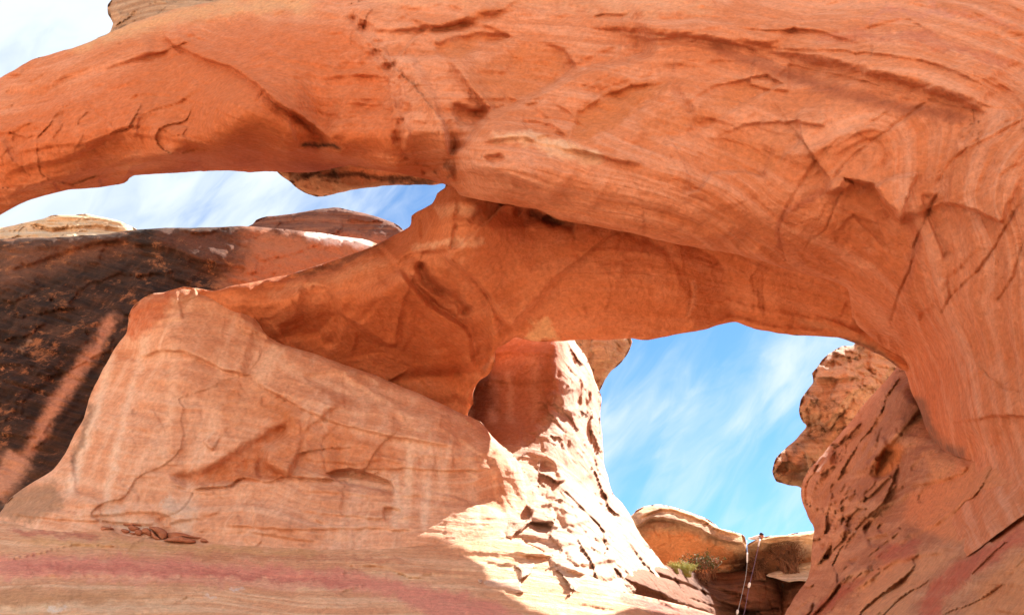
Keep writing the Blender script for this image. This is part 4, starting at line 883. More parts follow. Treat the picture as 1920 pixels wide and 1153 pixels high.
RGT_STRATA = [(1700, 660, 4), (1505, 900, 2.6), (1480, 1140, 0), (1640, 740, 3.6), (1600, 900, 2.6), (1560, 1120, .5), (1640, 960, 2.0), (1720, 920, 2.2), (1640, 1060, 1.0), (1740, 1040, 1.2), (1830, 930, 2.2), (1920, 900, 2.6), (1720, 1150, .2), (1920, 965, 1.9), (1920, 1120, .6), (1800, 800, 3.4)]
rgt = rock('canyon_wall', RGT_OUT, RGT_CTRL, M_RIGHT, thick=4.0, step=2.8, feats=RGT_FEATS, tints=RGT_TINTS, strata=RGT_STRATA, amp=(.28, .26, .20, .08), plate_scale=1.2, edge=(12, .4), rough_edge=3, seed=61, lines=(22, None, (.06, .18)), nflakes=45, facet=(.55, .6, (1, .6, 1)),
           zone=lambda q: .25 + .75 * sstep(1760, 1660, q[:, 0] + .2 * (1153 - q[:, 1]) - 30))
tag(rgt, 'broken brown rock wall at right, pocked with holes, with a red band at its foot', 'rock wall')

TOW_OUT = [(2000, 760), (2020, 420), (1960, 240), (1800, 190), (1690, 250), (1640, 400), (1625, 560), (1605, 640), (1596, 648), (1584, 648), (1572, 652), (1556, 664), (1543, 676), (1533, 690), (1523, 700), (1526, 715), (1514, 732), (1502, 750), (1500, 772), (1506, 790), (1513, 797), (1502, 812), (1490, 828), (1472, 842), (1455, 858), (1450, 872), (1449, 890), (1455, 903), (1478, 910), (1504, 914), (1530, 960), (1600, 1000), (1860, 900)]  # hidden upper part behind the arch, added to shade the right wall
o = rock('rock_tower', TOW_OUT, [(1980, 700, 31), (1980, 300, 31), (1800, 200, 31), (1660, 420, 31), (1700, 660, 31), (1590, 655, 31), (1530, 700, 30.6), (1500, 770, 30.4), (1515, 797, 31.4), (1455, 880, 29.6), (1500, 910, 30.6), (1600, 720, 30.0), (1560, 800, 30.3), (1580, 950, 31), (1700, 800, 31), (1510, 840, 30.2)], M_TAN, thick=4.0, step=2.4,
         feats=[('step', [(1500, 795), (1530, 790), (1556, 808)], .7, 6, 60), ('groove', [(1513, 797), (1535, 795), (1556, 812)], .4, 5), ('step', [(1525, 720), (1560, 715), (1600, 700)], .3, 8, 40), ('step', [(1455, 905), (1490, 880), (1520, 850)], .35, 8, 40),
                ('groove', [(1580, 780), (1600, 740), (1640, 690)], .3, 7), ('groove', [(1540, 740), (1580, 730), (1620, 690)], .2, 6)],
         tints=[('poly', [(1560, 700), (1620, 660), (1690, 670), (1600, 800), (1540, 860), (1550, 800), (1580, 740)], (.58, .33, .19), .7, 10), ('poly', [(1490, 850), (1530, 840), (1510, 880), (1480, 890)], (.58, .31, .15), .7, 8),
                ('line', [(1525, 690), (1502, 760)], (.20, .12, .08), .6, 9, .8), ('line', [(1530, 810), (1480, 850)], (.16, .10, .07), .6, 9, .8)],
         amp=(.35, .30, .18, .20), plate_scale=1.0, edge=(12, .6), rough_edge=3.5, seed=66, facet=(.6, .4, (1, .5, 1)))
tag(o, 'tan rock tower with a beak-like ledge against the blue sky at right', 'rock tower')

# ---------------------------------------------------------------- left: dark varnished wall and what stands beyond it
o = rock('varnished_cliff', [(-260, 470), (-100, 455), (0, 449), (60, 447), (130, 444), (190, 440), (250, 431), (330, 428), (400, 427), (450, 424), (480, 425), (530, 430), (620, 440), (760, 470), (700, 560), (480, 640), (400, 900), (100, 1010), (-260, 1010)],
         [(-260, 470, 33), (0, 450, 33), (250, 435, 34), (450, 428, 35), (740, 470, 36), (0, 600, 30.5), (200, 550, 32), (400, 520, 33.2), (600, 500, 34.8), (0, 800, 27), (100, 880, 26), (200, 750, 28.5), (0, 940, 24.5), (300, 800, 27), (-260, 1000, 23.5), (400, 880, 28)],
         M_WALL, thick=5.0, step=3.0, amp=(.4, .10, .16, .08), edge=(12, .6), rough_edge=2.0, seed=71, facet=(.4, .15, (1, .5, 1)), nflakes=40, bed=(.35, .3, 1),
         feats=[('step', [(0, 515), (100, 480), (200, 455), (330, 470), (430, 520)], .4, 6, 80), ('groove', [(130, 495), (250, 480), (330, 485)], .25, 6), ('groove', [(0, 560), (140, 610), (240, 690), (300, 705)], .3, 5), ('groove', [(0, 712), (70, 735), (130, 750)], .3, 5), ('step', [(0, 470), (120, 462), (240, 448)], .3, 8, 30),
                ('groove', [(10, 650), (100, 690), (200, 740)], .25, 5), ('step', [(560, 434), (630, 437), (690, 450), (725, 464)], -2.6, 10, 220)],
         tints=[('line', [(225, 570), (185, 640), (130, 720), (80, 800), (35, 880)], (.46, .22, .13), .85, 16, .75), ('line', [(40, 850), (10, 900), (-20, 930)], (.50, .27, .17), 1.0, 30, .5),
                ('poly', [(300, 424), (540, 420), (560, 500), (430, 560), (360, 520), (330, 470)], (.19, .075, .036), .35, 40), ('poly', [(460, 424), (540, 430), (760, 440), (760, 560), (430, 545), (430, 520), (460, 480)], (.42, .15, .068), .95, 26), ('line', [(470, 424), (560, 432), (660, 436)], (.13, .05, .03), .7, 9, 1.2), ('poly', [(575, 432), (640, 430), (705, 448), (690, 462), (640, 458), (585, 446)], (.72, .56, .48), 1.0, 5), ('poly', [(0, 452), (200, 446), (260, 470), (140, 500), (0, 540)], (.16, .07, .04), .8, 22),  # the near-white patch paints sunlight on the ledge
                ('poly', [(290, 440), (420, 432), (470, 450), (420, 490), (330, 470)], (.13, .05, .03), .6, 16), ('line', [(60, 640), (40, 660)], (.30, .17, .10), .7, 8, 1), ('line', [(8, 690), (0, 692)], (.5, .22, .1), .8, 8, 1),
                ('line', [(60, 905), (130, 870), (220, 770)], (.05, .03, .02), .6, 16, .8)])
tag(o, 'near-black varnished cliff with one pale orange streak, behind the buttress at left', 'cliff')
hump = rock('rock_dome', [(380, 440), (465, 424), (480, 412), (500, 406), (545, 402), (580, 396), (625, 389), (652, 393), (690, 402), (718, 411), (742, 421), (760, 440), (760, 520), (600, 520), (400, 480)],
         [(400, 440, 40), (490, 410, 40), (630, 392, 40), (740, 421, 39), (600, 440, 38), (500, 450, 38.5), (700, 470, 37.5), (600, 510, 37.5)], rock_mat('dark_red_sandstone', (.12, .045, .03), (.24, .085, .045), (.40, .16, .08), 1, .5, fleck=(.04, .02, .015), fleck_amt=.6),
         thick=6, step=2.2, amp=(.3, .15, .1, .1), edge=(8, .6), rough_edge=2, seed=75, feats=[('step', [(470, 428), (560, 422), (640, 425), (700, 445)], -.5, 4, 30)],
         tints=[('poly', [(560, 440), (700, 440), (760, 470), (760, 520), (560, 520)], (.42, .14, .07), .9, 14)])
tag(hump, 'dark red rock dome against the sky between the two arches', 'rock dome')
def ledge(name, pts, Y, thick, mat, parent, seed, w=1.0, tints=(), slope=0.0):
    xs = [p[0] for p in pts]
    c = [(p[0], p[1], Y + slope * (i % 2)) for i, p in enumerate(pts)]
    return rock(name, pts, c, mat, thick=thick, step=1.6, amp=(.08 * w, .10 * w, .08 * w, .06 * w), plate_scale=1.4, edge=(4, .3 * w), rough_edge=1.6, seed=seed, parent=parent, tints=tints)

ledge('caprock', [(648, 394), (670, 396), (692, 402), (718, 411), (742, 421), (744, 428), (722, 424), (695, 413), (668, 404)], 36.6, 3, M_CAP, hump, 110, slope=.6)  # pale strip added to stand for the dome's sunlit right edge
o = rock('sandstone_dome', [(-260, 430), (-60, 425), (0, 427), (40, 419), (80, 410), (100, 403), (135, 404), (160, 401), (190, 407), (218, 413), (240, 422), (262, 434), (255, 452), (100, 470), (-260, 480)],
         [(0, 430, 52), (160, 403, 53), (260, 434, 52), (60, 430, 51.2), (150, 425, 51.2), (100, 450, 50.2), (-200, 440, 52)], M_CREAM, thick=6, step=1.8, amp=(.25, .25, .3, .15), edge=(7, .8), rough_edge=2, seed=81,
         feats=[('step', [(50, 420), (110, 428), (180, 422), (250, 436)], .7, 3, 20), ('step', [(80, 411), (140, 410), (200, 413), (235, 424)], .6, 3, 15), ('step', [(0, 440), (80, 436), (150, 438), (240, 436)], -.9, 3, 16), ('groove', [(60, 428), (100, 434), (130, 425)], .5, 4)])
tag(o, 'sunlit cream rock dome above the dark cliff at far left', 'rock dome')

# ---------------------------------------------------------------- gully and rim in the notch at lower right
GUL_OUT = [(1120, 1060), (1150, 1030), (1200, 1030), (1245, 1058), (1290, 1068), (1320, 1075), (1350, 1072), (1390, 1070), (1440, 1075), (1455, 1080), (1468, 1086), (1480, 1080), (1500, 1074), (1540, 1078), (1600, 1100), (1600, 1260), (1300, 1290), (1150, 1200), (1120, 1100)]
GUL_CTRL = [(1140, 1040, 22.0), (1165, 1052, 23.0), (1200, 1050, 26.6), (1158, 1078, 19.8), (1200, 1085, 22.0), (1250, 1078, 27.3), (1130, 1085, 18.6), (1245, 1060, 29), (1320, 1078, 37), (1400, 1073, 38), (1450, 1090, 37.5), (1468, 1100, 38.5), (1500, 1085, 37.5), (1560, 1090, 37), (1158, 1100, 19.5), (1200, 1106, 21.7), (1260, 1110, 25.8), (1320, 1135, 32.0), (1360, 1153, 36.0), (1400, 1110, 36.2), (1420, 1140, 36.4), (1470, 1140, 37.2), (1500, 1120, 36.2), (1330, 1100, 36.2), (1400, 1153, 37.2), (1300, 1200, 30), (1500, 1250, 34), (1180, 1180, 20.2)]
GUL_FEATS = [('groove', [(1466, 1090), (1468, 1110), (1466, 1130), (1470, 1160)], .7, 5), ('step', [(1180, 1050), (1240, 1075), (1300, 1100), (1360, 1130), (1420, 1150)], .8, 4, 24), ('step', [(1250, 1065), (1300, 1078), (1340, 1100), (1400, 1118)], .5, 4, 20),
             ('step', [(1160, 1080), (1220, 1105), (1290, 1135), (1340, 1150)], .7, 4, 20), ('groove', [(1230, 1078), (1290, 1096), (1340, 1118)], .6, 5), ('groove', [(1290, 1120), (1340, 1138), (1400, 1150)], .7, 4), ('step', [(1310, 1084), (1380, 1080), (1440, 1086)], .3, 3, 16),
             ('step', [(1340, 1100), (1400, 1098), (1460, 1106)], .3, 3, 20), ('step', [(1390, 1125), (1430, 1128), (1465, 1124)], .3, 3, 16), ('groove', [(1370, 1143), (1420, 1146), (1462, 1140)], .6, 4), ('step', [(1475, 1110), (1500, 1105), (1525, 1100)], .4, 3, 16), ('step', [(1475, 1135), (1500, 1125), (1520, 1118)], .4, 3, 16)]
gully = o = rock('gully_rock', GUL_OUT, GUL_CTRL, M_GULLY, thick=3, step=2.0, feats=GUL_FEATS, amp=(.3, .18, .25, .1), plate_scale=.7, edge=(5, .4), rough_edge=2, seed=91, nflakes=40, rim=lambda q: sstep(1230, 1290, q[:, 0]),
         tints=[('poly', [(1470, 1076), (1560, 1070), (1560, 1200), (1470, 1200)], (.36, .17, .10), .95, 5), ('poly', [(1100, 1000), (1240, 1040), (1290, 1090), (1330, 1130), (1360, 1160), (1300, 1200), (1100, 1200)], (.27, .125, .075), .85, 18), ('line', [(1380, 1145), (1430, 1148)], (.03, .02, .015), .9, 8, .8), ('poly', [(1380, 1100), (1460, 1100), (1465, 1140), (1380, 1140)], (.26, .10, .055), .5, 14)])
tag(o, 'dark brown ledgy rock filling the gully below the rim, behind the two ropes', 'rock ledge')
DOME = [(1140, 985), (1184, 967), (1193, 957), (1210, 949), (1235, 945), (1262, 950), (1290, 959), (1312, 966), (1330, 974), (1344, 985), (1348, 990), (1370, 995), (1390, 1001), (1397, 1007), (1399, 1020), (1401, 1045), (1399, 1065), (1395, 1085), (1300, 1095), (1180, 1095), (1140, 1060)]
dome = rock('rim_boulder', DOME, [(1190, 960, 38), (1235, 947, 38), (1320, 970, 37.8), (1397, 1010, 37.2), (1190, 990, 37.2), (1250, 985, 37), (1320, 1005, 36.8), (1380, 1030, 36.6), (1250, 1040, 38.6), (1320, 1050, 38.4), (1380, 1068, 38.4), (1300, 1090, 38.6), (1180, 1060, 38.6)], M_CREAM, thick=4, step=1.7, amp=(.15, .10, .12, .08), edge=(5, .4), rough_edge=1.6, seed=95,
            feats=[('step', [(1185, 992), (1230, 972), (1280, 980), (1310, 992), (1350, 1012), (1398, 1022)], .6, 3, 25), ('step', [(1190, 975), (1240, 955), (1300, 968), (1350, 994), (1395, 1005)], .35, 2.5, 14), ('step', [(1230, 1000), (1270, 985), (1310, 998), (1330, 1020)], .3, 4, 20)],
            tints=[('poly', [(1205, 1010), (1250, 990), (1310, 1000), (1350, 1020), (1380, 1040), (1370, 1070), (1290, 1070), (1220, 1060)], (.64, .28, .12), .95, 10), ('poly', [(1184, 970), (1240, 955), (1320, 985), (1395, 1015), (1390, 1030), (1330, 1010), (1260, 985), (1200, 1005)], (.34, .21, .13), .9, 7),
                   ('poly', [(1370, 1050), (1402, 1030), (1402, 1075), (1372, 1075)], (.09, .05, .035), .8, 8)])
tag(dome, 'rounded rim boulder with orange hollow face and pale layered cap, left of the ropes', 'boulder')
ledge('caprock', [(1215, 950), (1235, 946), (1262, 951), (1290, 960), (1312, 967), (1330, 975), (1344, 986), (1338, 990), (1305, 978), (1270, 964), (1235, 957)], 36.9, 3, M_CAP, dome, 101, slope=.5)
ledge('caprock', [(1270, 966), (1310, 980), (1350, 991), (1372, 996), (1391, 1002), (1398, 1012), (1390, 1014), (1350, 1004), (1310, 990)], 36.5, 3, M_CAP, dome, 102, slope=.5)
rim = rock('rim_boulder', [(1401, 1080), (1402, 1045), (1401, 1022), (1408, 1016), (1422, 1010), (1440, 1005), (1460, 1004), (1476, 1003), (1490, 999), (1510, 997), (1560, 992), (1600, 1000), (1600, 1100), (1500, 1110), (1420, 1100)],
           [(1402, 1025, 36.8), (1440, 1007, 36.6), (1500, 1000, 36.6), (1590, 1000, 36.6), (1430, 1020, 36.4), (1500, 1015, 36.4), (1430, 1045, 38), (1500, 1045, 38), (1420, 1085, 38.6), (1500, 1085, 38.4), (1590, 1090, 38)], M_CREAM, thick=5, step=1.6, amp=(.12, .08, .10, .07), edge=(4, .3), rough_edge=1.2, seed=105,
           feats=[('step', [(1402, 1028), (1430, 1018), (1446, 1020), (1470, 1016), (1530, 1012)], .5, 2.5, 14), ('step', [(1408, 1022), (1440, 1010), (1480, 1008), (1530, 1004)], .25, 2, 10)],
           tints=[('poly', [(1404, 1035), (1440, 1025), (1470, 1030), (1525, 1040), (1525, 1075), (1404, 1080)], (.62, .31, .17), .9, 10), ('poly', [(1475, 1018), (1530, 1014), (1530, 1035), (1470, 1036)], (.50, .37, .28), .8, 6), ('poly', [(1402, 1045), (1425, 1050), (1445, 1075), (1402, 1078)], (.20, .11, .07), .7, 8)])
tag(rim, 'rim boulder under the peering person, flat pale top and brown hollow face', 'boulder')
ledge('caprock', [(1404, 1022), (1422, 1013), (1440, 1007), (1462, 1005), (1476, 1006), (1474, 1014), (1448, 1016), (1425, 1020), (1404, 1028)], 36.1, 3, M_CAP, rim, 106, slope=.35)
ledge('caprock', [(1468, 1012), (1480, 1003), (1510, 998), (1560, 993), (1580, 1008), (1520, 1012), (1490, 1012)], 36.0, 3, M_CAP, rim, 107, slope=.35)
sloping = o = rock('sloping_ledge', [(1436, 1078), (1460, 1068), (1480, 1062), (1500, 1056), (1520, 1052), (1560, 1045), (1560, 1095), (1500, 1088), (1478, 1090), (1455, 1084)], [(1440, 1078, 36.4), (1480, 1063, 37.4), (1560, 1048, 38), (1460, 1083, 36.0), (1500, 1085, 35.6), (1560, 1090, 35.6)], M_CAP, thick=3, step=1.6, amp=(.1, .08, .1, .06), edge=(4, .25), rough_edge=1.2, seed=108,
         feats=[('step', [(1450, 1080), (1490, 1068), (1530, 1060)], .3, 2.5, 12)])
tag(o, 'pale sunlit ledge sloping up under the dead bush in the notch', 'rock ledge')

# ---------------------------------------------------------------- loose flakes and stones lying at the foot of the buttress
def stone(name, pts, Y, depth, mat, seed, tilt=0.0):
    """a stone with the traced face outline, bulging, closed behind"""
    p = smooth_line(pts, 1.6, True)
    n = len(p); c = p.mean(0)
    j = noise1(n, seed, .35); rad = p - c
    p = c + rad * (1 + .08 * j)[:, None]
    rings = [(.35, -.30), (.7, -.24), (.9, -.10), (1.0, .12), (1.0, .55), (.8, .9), (.4, 1.0)]
    verts = []; 
    for k, (s, d) in enumerate(rings):
        q = c + (p - c) * s
        nz = fbm(np.stack([q[:, 0] / 9, q[:, 1] / 9, np.full(n, k * .7)], -1), 3, seed)
        yy = Y + depth * (d + .25 * nz) + tilt * (c[1] - q[:, 1])
        verts.append(rays(q[:, 0], q[:, 1]) * yy[:, None])
    verts.append(rays(c[:1], c[1:]) * (Y - .33 * depth)); verts.append(rays(c[:1], c[1:]) * (Y + depth))
    V = np.concatenate(verts); R = len(rings); f = []
    for k in range(R - 1):
        for i in range(n):
            j2 = (i + 1) % n; f.append([k * n + i, k * n + j2, (k + 1) * n + j2, (k + 1) * n + i])
    for i in range(n):
        j2 = (i + 1) % n; f.append([R * n, j2, i]); f.append([R * n + 1, (R - 1) * n + i, (R - 1) * n + j2])
    o = link_mesh(name, V, f, mat, attrs={'strata': V[:, 2], 'tint': np.zeros((len(V), 4))})
    return o
from mathutils.bvhtree import BVHTree
_trees = {}
def surface_Y(px, py, objs):
    """distance at which the sight line to a photo position meets the nearest of the given rocks"""
    d = Vector(rays(np.array([px]), np.array([py]))[0]); best = None
    for ob in objs:
        if ob.name not in _trees:
            me = ob.data; nv = len(me.vertices); co = np.empty(nv * 3); me.vertices.foreach_get('co', co)
            _trees[ob.name] = BVHTree.FromPolygons((co.reshape(-1, 3) + np.array(ob.location)).tolist(), [tuple(p.vertices) for p in me.polygons])
        h = _trees[ob.name].ray_cast(Vector((0, 0, 0)), d.normalized())[0]
        if h is not None and (best is None or h.y < best): best = h.y
    return best
def z8(pts): return [(180 + x / 8, 940 + y / 8) for x, y in pts]
STONES = [
    ('flat_stone', [(400, 350), (420, 320), (480, 305), (600, 320), (700, 340), (775, 372), (740, 378), (620, 368), (520, 350), (440, 362)], 16.75, 'long flat flake on top of the small stone pile'),
    ('flat_stone', [(480, 385), (530, 345), (600, 370), (660, 400), (640, 425), (560, 450), (510, 430)], 16.7, 'wedge-shaped red stone under the top flake of the pile'),
    ('loose_stone', [(372, 430), (390, 410), (450, 412), (505, 440), (508, 465), (470, 478), (400, 460)], 16.6, 'small rounded stone at the left end of the pile'),
    ('loose_stone', [(580, 470), (590, 430), (640, 415), (690, 430), (700, 480), (670, 512), (610, 505)], 16.45, 'blocky stone at the front middle of the pile'),
    ('flat_stone', [(500, 470), (540, 460), (585, 470), (590, 495), (540, 492)], 16.55, 'thin slip of stone beneath the blocky stone'),
    ('loose_stone', [(675, 440), (710, 400), (770, 395), (820, 440), (840, 500), (810, 525), (740, 490), (700, 470)], 16.5, 'bright broken stone leaning beside the blocky stone'),
    ('loose_stone', [(820, 450), (850, 440), (880, 490), (930, 535), (975, 570), (900, 568), (845, 525)], 16.42, 'narrow stone leaning at the right front of the pile'),
    ('rock_slab', [(790, 388), (850, 372), (930, 380), (1010, 410), (1060, 450), (1075, 520), (1040, 555), (980, 570), (930, 520), (880, 460)], 16.75, 'large dark red slab tilted up at the right of the pile'),
    ('rock_slab', [(1070, 470), (1200, 460), (1340, 480), (1480, 520), (1600, 540), (1560, 562), (1400, 545), (1280, 525), (1140, 540), (1075, 545)], 16.9, 'long thin slab lying behind the pale-topped slab'),
    ('rock_slab', [(1020, 580), (1090, 545), (1200, 528), (1300, 530), (1420, 555), (1490, 580), (1500, 615), (1440, 630), (1300, 618), (1150, 600)], 16.5, 'long pale-topped slab lying lowest, right of the pile'),
    ('flat_stone', [(40, 425), (50, 385), (80, 368), (160, 375), (270, 400), (220, 412), (130, 422), (60, 438)], 17.0, 'single flat flake lying apart, left of the stone pile'),
    ('flat_stone', [(1540, 590), (1580, 555), (1620, 550), (1670, 580), (1700, 610), (1620, 612)], 16.7, 'small flat chip beyond the right end of the slabs'),
]
M_STONE = rock_mat('red_stone', (.34, .12, .065), (.46, .19, .105), (.56, .30, .19), 1.5, .3, bump=.4)
for i, (nm, pts, Y, lab) in enumerate(STONES):
    zp = np.array(z8(pts)); dep = .32 if nm != 'rock_slab' else .5
    Ys = [surface_Y(x, y, (slab, blk)) for x, y in (zp.mean(0), (zp[:, 0].mean(), zp[:, 1].max() - 1))]
    o = stone(nm, z8(pts), min(Ys) + .02 + (Y - 16.7) * .12, dep, M_STONE, 200 + i)
    tag(o, lab, 'stone', 'loose stones at the foot of the buttress')

# ---------------------------------------------------------------- ropes, shrubs, person
def tube(path, r, sides=8, jitter=0):
    P = [Vector(p) for p in path]; V = []; Fc = []
    n = len(P)
    for i, p in enumerate(P):
        t = (P[min(i + 1, n - 1)] - P[max(i - 1, 0)]).normalized()
        a = t.cross(Vector((0, 1, 0.01))).normalized(); b = t.cross(a)
        rr = r[i] if hasattr(r, '__len__') else r
        for k in range(sides):
            an = 2 * math.pi * k / sides
            V.append(p + (a * math.cos(an) + b * math.sin(an)) * rr)
    for i in range(n - 1):
        for k in range(sides):
            k2 = (k + 1) % sides
            Fc.append([i * sides + k, i * sides + k2, (i + 1) * sides + k2, (i + 1) * sides + k])
    Fc.append(list(range(sides))[::-1]); Fc.append([(n - 1) * sides + k for k in range(sides)])
    return V, Fc
def merge(parts):
    V, Fc = [], []
    for v, f in parts:
        o = len(V); V += list(v); Fc += [[i + o for i in q] for q in f]
    return V, Fc
def path3(pts):
    q = smooth_line([(p[0], p[1]) for p in pts], 6)
    ys = np.interp(q[:, 1], [p[1] for p in pts], [p[2] for p in pts])
    return [Vector(v) for v in rays(q[:, 0], q[:, 1]) * ys[:, None]]
M_ROPE1 = plain('grey_blue_rope', (.30, .33, .38), .8, .3, 120); M_ROPE2 = plain('purple_rope', (.16, .12, .2), .8, .3, 120); M_WEB = plain('white_webbing', (.8, .82, .82), .7, .05)
def floor_end(p):
    q = Vector(p); z = -1.75
    return q, Vector((q.x, q.y, z))
def rope(lab, pts, m, sleeves):
    pth = path3(pts)
    end = pth[-1]; z = float(ground_height(np.array([end.x]), np.array([end.y]))[0])
    for k in range(1, 13): pth.append(Vector((end.x, end.y, end.z + (z - end.z) * k / 12)))
    V, Fc = tube(pth, .014)
    o = link_mesh('climbing_rope', [tuple(v) for v in V], Fc, m, recenter=False); tag(o, lab, 'rope', 'two ropes hanging down the notch')
    for nm, sp_, r in sleeves:
        q = path3(sp_); n = len(q)
        rr = [r * (.55 + .45 * math.sin(math.pi * (i + .5) / n)) for i in range(n)] if nm == 'knot' else r
        V, Fc = tube(q, rr)
        link_mesh(nm, [tuple(v) for v in V], Fc, M_WEB, parent=o)
rope('pale grey rope hanging from the crack between the two rim boulders', [(1400, 1012, 36.2), (1401, 1022, 35.6), (1402, 1032, 35.5), (1401, 1055, 35.4), (1398, 1082, 35.3), (1392, 1110, 35.2), (1386, 1135, 35.1), (1380, 1160, 35.0), (1370, 1200, 35.0)], M_ROPE1,
     [('sleeve', [(1401, 1036, 35.45), (1401, 1045, 35.4), (1401, 1054, 35.35)], .036), ('knot', [(1383.5, 1143, 35.02), (1382.5, 1147, 35.0), (1381.5, 1151, 34.98)], .06)])
rope('dark purple rope hanging below the peering person', [(1427, 1006, 36.6), (1425, 1011, 35.7), (1422, 1024, 35.5), (1414, 1060, 35.3), (1405, 1098, 35.2), (1396, 1145, 35.0), (1388, 1180, 35.0)], M_ROPE2,
     [('sleeve', [(1425, 1011, 35.66), (1423.5, 1017, 35.55), (1422, 1023, 35.45)], .036), ('knot', [(1406, 1092, 35.15), (1404.8, 1096.5, 35.13), (1403.5, 1101, 35.1)], .06)])

M_LEAF = plain('shrub_leaf', (.10, .13, .045), .7, .4, 9); M_GRASS = plain('pale_grass', (.36, .36, .10), .7, .4, 9); M_TWIG = plain('dry_twig', (.20, .10, .06), .85, .4, 9); M_GREYTWIG = plain('grey_twig', (.30, .22, .17), .85, .3, 9)
def shrub(name, lab, cat, base, h, spread, stems, leaf_n, leaf_size, mat_leaf, mat_stem, seed, lean=(0, 0), twigs=3, group=None):
    R = random.Random(seed)
    px_, py_, Y_ = base; Ys = surface_Y(px_, py_, (gully, dome, rim, sloping)) or Y_
    base = P3(px_, py_, Ys - .05)
    root = bpy.data.objects.new(name, None); COL.objects.link(root); root.location = base
    tag(root, lab, cat, group)
    parts, tips = [], []
    for s in range(stems):
        an = R.uniform(0, 2 * math.pi); sp_ = spread * R.uniform(.25, 1); hh = h * R.uniform(.55, 1)
        end = Vector((math.cos(an) * sp_ + lean[0], math.sin(an) * sp_ * .6 + lean[1], hh))
        mid = Vector((end.x * .3, end.y * .3, hh * .55)) + Vector((R.uniform(-.08, .08), R.uniform(-.05, .05), 0))
        b0 = Vector((R.uniform(-1, 1) * spread * .45, R.uniform(-.3, .3) * spread, -.1)); mid = mid + b0 * .6; end = end + b0 * .3
        pts = [b0, (b0 + mid) / 2, mid, (mid + end) / 2 + Vector((R.uniform(-.06, .06), 0, R.uniform(0, .08))), end]
        parts.append(tube(pts, [r * (.35 if name == 'grass_tuft' else 1) for r in (.022, .018, .014, .01, .005)], 5))
        for k in range(twigs):
            t = R.uniform(.35, 1); b = pts[2].lerp(pts[4], t); d = Vector((R.uniform(-1, 1), R.uniform(-1, 1), R.uniform(.1, 1))) * spread * .4
            parts.append(tube([b, b + d * .6 + Vector((0, 0, .03)), b + d], [.009, .006, .003], 4)); tips += [(b, b + d)]
        tips.append((pts[2], pts[4]))
    V, Fc = merge(parts)
    link_mesh('stems', [tuple(v) for v in V], Fc, mat_stem, parent=root)
    if leaf_n:
        LV, LF = [], []
        for k in range(leaf_n):
            a, b = R.choice(tips); p = a.lerp(b, R.random() ** .6) + Vector((R.gauss(0, .05), R.gauss(0, .05), R.gauss(0, .05))) * (h + spread) * .6
            d = Vector((R.uniform(-1, 1), R.uniform(-1, 1), R.uniform(-.3, 1))).normalized(); s = leaf_size * R.uniform(.6, 1.3)
            w = d.cross(Vector((R.uniform(-1, 1), R.uniform(-1, 1), R.uniform(-1, 1)))).normalized() * s * .35
            i = len(LV); LV += [p, p + d * s * .5 + w, p + d * s, p + d * s * .5 - w]; LF.append([i, i + 1, i + 2, i + 3])
        link_mesh('leaves', [tuple(v) for v in LV], LF, mat_leaf, smooth=False, parent=root)
    return root
shrub('desert_shrub', 'leafy green shrub rooted on the ledge below the rounded rim boulder', 'shrub', (1312, 1085, 36.0), 1.0, 1.0, 30, 700, .08, M_LEAF, M_TWIG, 5, lean=(.1, 0))
shrub('desert_shrub', 'smaller sparse green shrub at the right end of the leafy one', 'shrub', (1336, 1082, 36.2), .8, .5, 16, 260, .075, M_LEAF, M_TWIG, 15, lean=(.1, 0))
shrub('grass_tuft', 'pale yellow green grass tuft left of the leafy shrub', 'grass tuft', (1283, 1076, 35.6), .42, .6, 150, 0, 0, M_GRASS, M_GRASS, 6, twigs=1)
shrub('grass_tuft', 'short pale grass tuft against the pillar edge', 'grass tuft', (1266, 1070, 35.0), .3, .3, 70, 0, 0, M_GRASS, M_GRASS, 26, twigs=1)
shrub('dead_bush', 'dense brown dead bush on the shaded face of the right rim boulder', 'bush', (1424, 1084, 36.6), .9, .6, 50, 400, .07, plain('dead_leaf', (.09, .045, .025), .9, .4), M_TWIG, 7, lean=(0.05, 0), twigs=6)
shrub('dead_bush', 'rusty brown bushy crown above the pale sloping ledge', 'bush', (1482, 1072, 37.0), 1.2, .9, 80, 500, .08, plain('rusty_leaf', (.20, .09, .04), .9, .4), M_TWIG, 8, twigs=6)
shrub('dead_bush', 'bare grey twiggy bush growing from the cleft in front of the sloping ledge', 'bush', (1468, 1098, 35.2), 1.15, .55, 26, 0, 0, M_LEAF, M_GREYTWIG, 9, lean=(.02, 0), twigs=5)

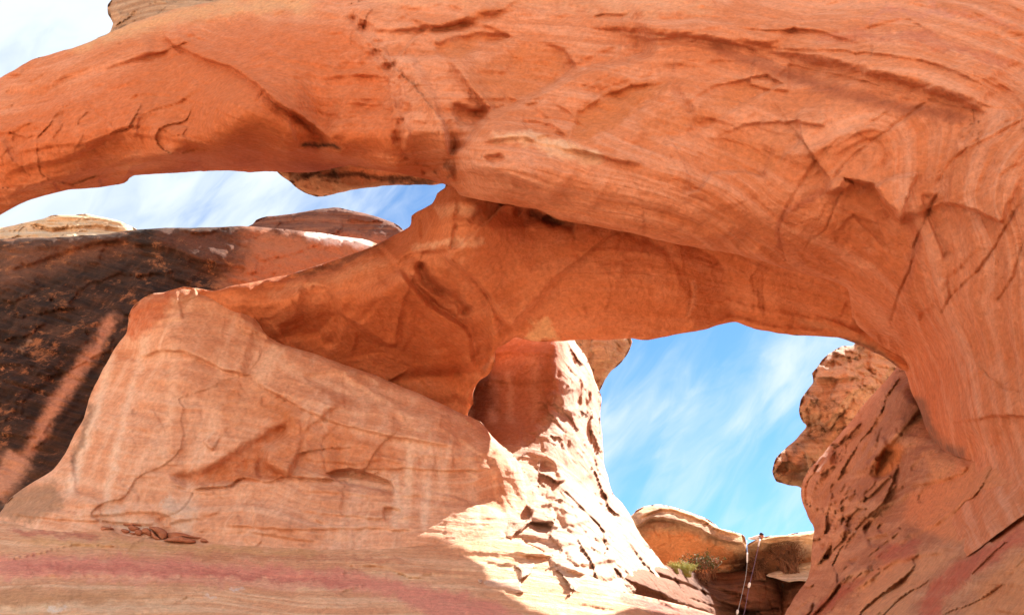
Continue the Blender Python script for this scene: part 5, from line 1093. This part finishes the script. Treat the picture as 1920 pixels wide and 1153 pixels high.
def person():
    hp = P3(1428, 1003.5, 36.2)                       # head centre, peering over the rim
    up = Vector((0, .972, .236))                       # the rim's top slope runs back like this
    nrm = Vector((0, -.236, .972)); rt = Vector((1, 0, 0))
    root = bpy.data.objects.new('person', None); COL.objects.link(root); root.location = hp + up * .9 - nrm * .12
    tag(root, 'person in black cap, dark glasses and white shirt peering over the rim', 'person')
    base = root.location
    def L(r, b, n): return hp + rt * r + up * b + nrm * n - base
    # skeleton of a prone figure: pelvis first
    J = [L(.1, .92, -.10), L(.07, .62, -.10), L(.05, .34, -.07), L(.03, .2, -.05), L(.0, .08, -.03),
         L(-.12, .30, -.10), L(-.15, .22, -.24), L(-.06, .12, -.25), L(.17, .28, -.07), L(.19, .2, -.2), L(.1, .1, -.25),
         L(0, .97, -.11), L(-.06, 1.4, -.14), L(-.08, 1.82, -.14), L(.2, .97, -.11), L(.26, 1.4, -.14), L(.3, 1.82, -.14)]
    R = [.145, .125, .15, .075, .055, .075, .05, .032, .075, .05, .032, .095, .062, .04, .095, .062, .04]
    E = [(0, 1), (1, 2), (2, 3), (3, 4), (2, 5), (5, 6), (6, 7), (2, 8), (8, 9), (9, 10), (0, 11), (11, 12), (12, 13), (0, 14), (14, 15), (15, 16)]
    me = bpy.data.meshes.new('body'); me.from_pydata([tuple(v) for v in J], E, [])
    body = bpy.data.objects.new('body', me); COL.objects.link(body); body.parent = root
    sk = body.modifiers.new('skin', 'SKIN'); sk.use_smooth_shade = True
    for i, r in enumerate(R): me.skin_vertices[0].data[i].radius = (r, r)
    me.skin_vertices[0].data[0].use_root = True
    ss = body.modifiers.new('sub', 'SUBSURF'); ss.levels = ss.render_levels = 2
    me.materials.append(plain('white_shirt', (.75, .73, .72), .9, .05))
    def ell(name, c, r, m, cut=None, seg=20, shape=None):
        bm = bmesh.new(); bmesh.ops.create_uvsphere(bm, u_segments=seg, v_segments=14, radius=1)
        for v in bm.verts:
            p = v.co.copy()
            if shape: p = shape(p)
            v.co = c + rt * (p.x * r[0]) + Vector((0, 1, 0)) * (p.y * r[1]) + Vector((0, 0, 1)) * (p.z * r[2])
        if cut is not None: bmesh.ops.delete(bm, geom=[v for v in bm.verts if cut(v.co - c)], context='VERTS')
        mm = bpy.data.meshes.new(name); bm.to_mesh(mm); bm.free(); mm.materials.append(m)
        for p in mm.polygons: p.use_smooth = True
        ob = bpy.data.objects.new(name, mm); COL.objects.link(ob); ob.parent = root; return ob
    hc = hp - base
    def face(p):
        if p.z < -.2: p = Vector((p.x * (1 + .35 * p.z), p.y * (1 + .2 * p.z), p.z))
        if p.y < -.85 and abs(p.x) < .25 and -.35 < p.z < .15: p.y -= .22
        return p
    skin = plain('skin', (.55, .24, .17), .55, .06)
    ell('head', hc, (.082, .1, .125), skin, shape=face)
    neck = ell('neck', hc + Vector((.01, .03, -.13)), (.062, .062, .09), skin)
    ell('ear', hc + Vector((-.083, .01, -.005)), (.012, .022, .033), skin, seg=10); ell('ear', hc + Vector((.083, .01, -.005)), (.012, .022, .033), skin, seg=10)
    ell('mouth', hc + Vector((0, -.088, -.062)), (.028, .012, .007), plain('lips', (.4, .13, .1), .6, .05), seg=10)
    capm = plain('black_cap', (.012, .012, .018), .8, .1)
    cap = ell('cap', hc + Vector((-.004, .005, .022)), (.096, .116, .118), capm, cut=lambda d: d.z < .0)
    ell('brim', hc + Vector((-.004, -.115, .03)), (.078, .07, .012), capm)
    gl = plain('dark_glasses', (.01, .01, .012), .2, .05)
    ell('sunglasses', hc + Vector((.035, -.092, .0)), (.034, .02, .022), gl); ell('sunglasses', hc + Vector((-.035, -.092, .0)), (.034, .02, .022), gl)
person()
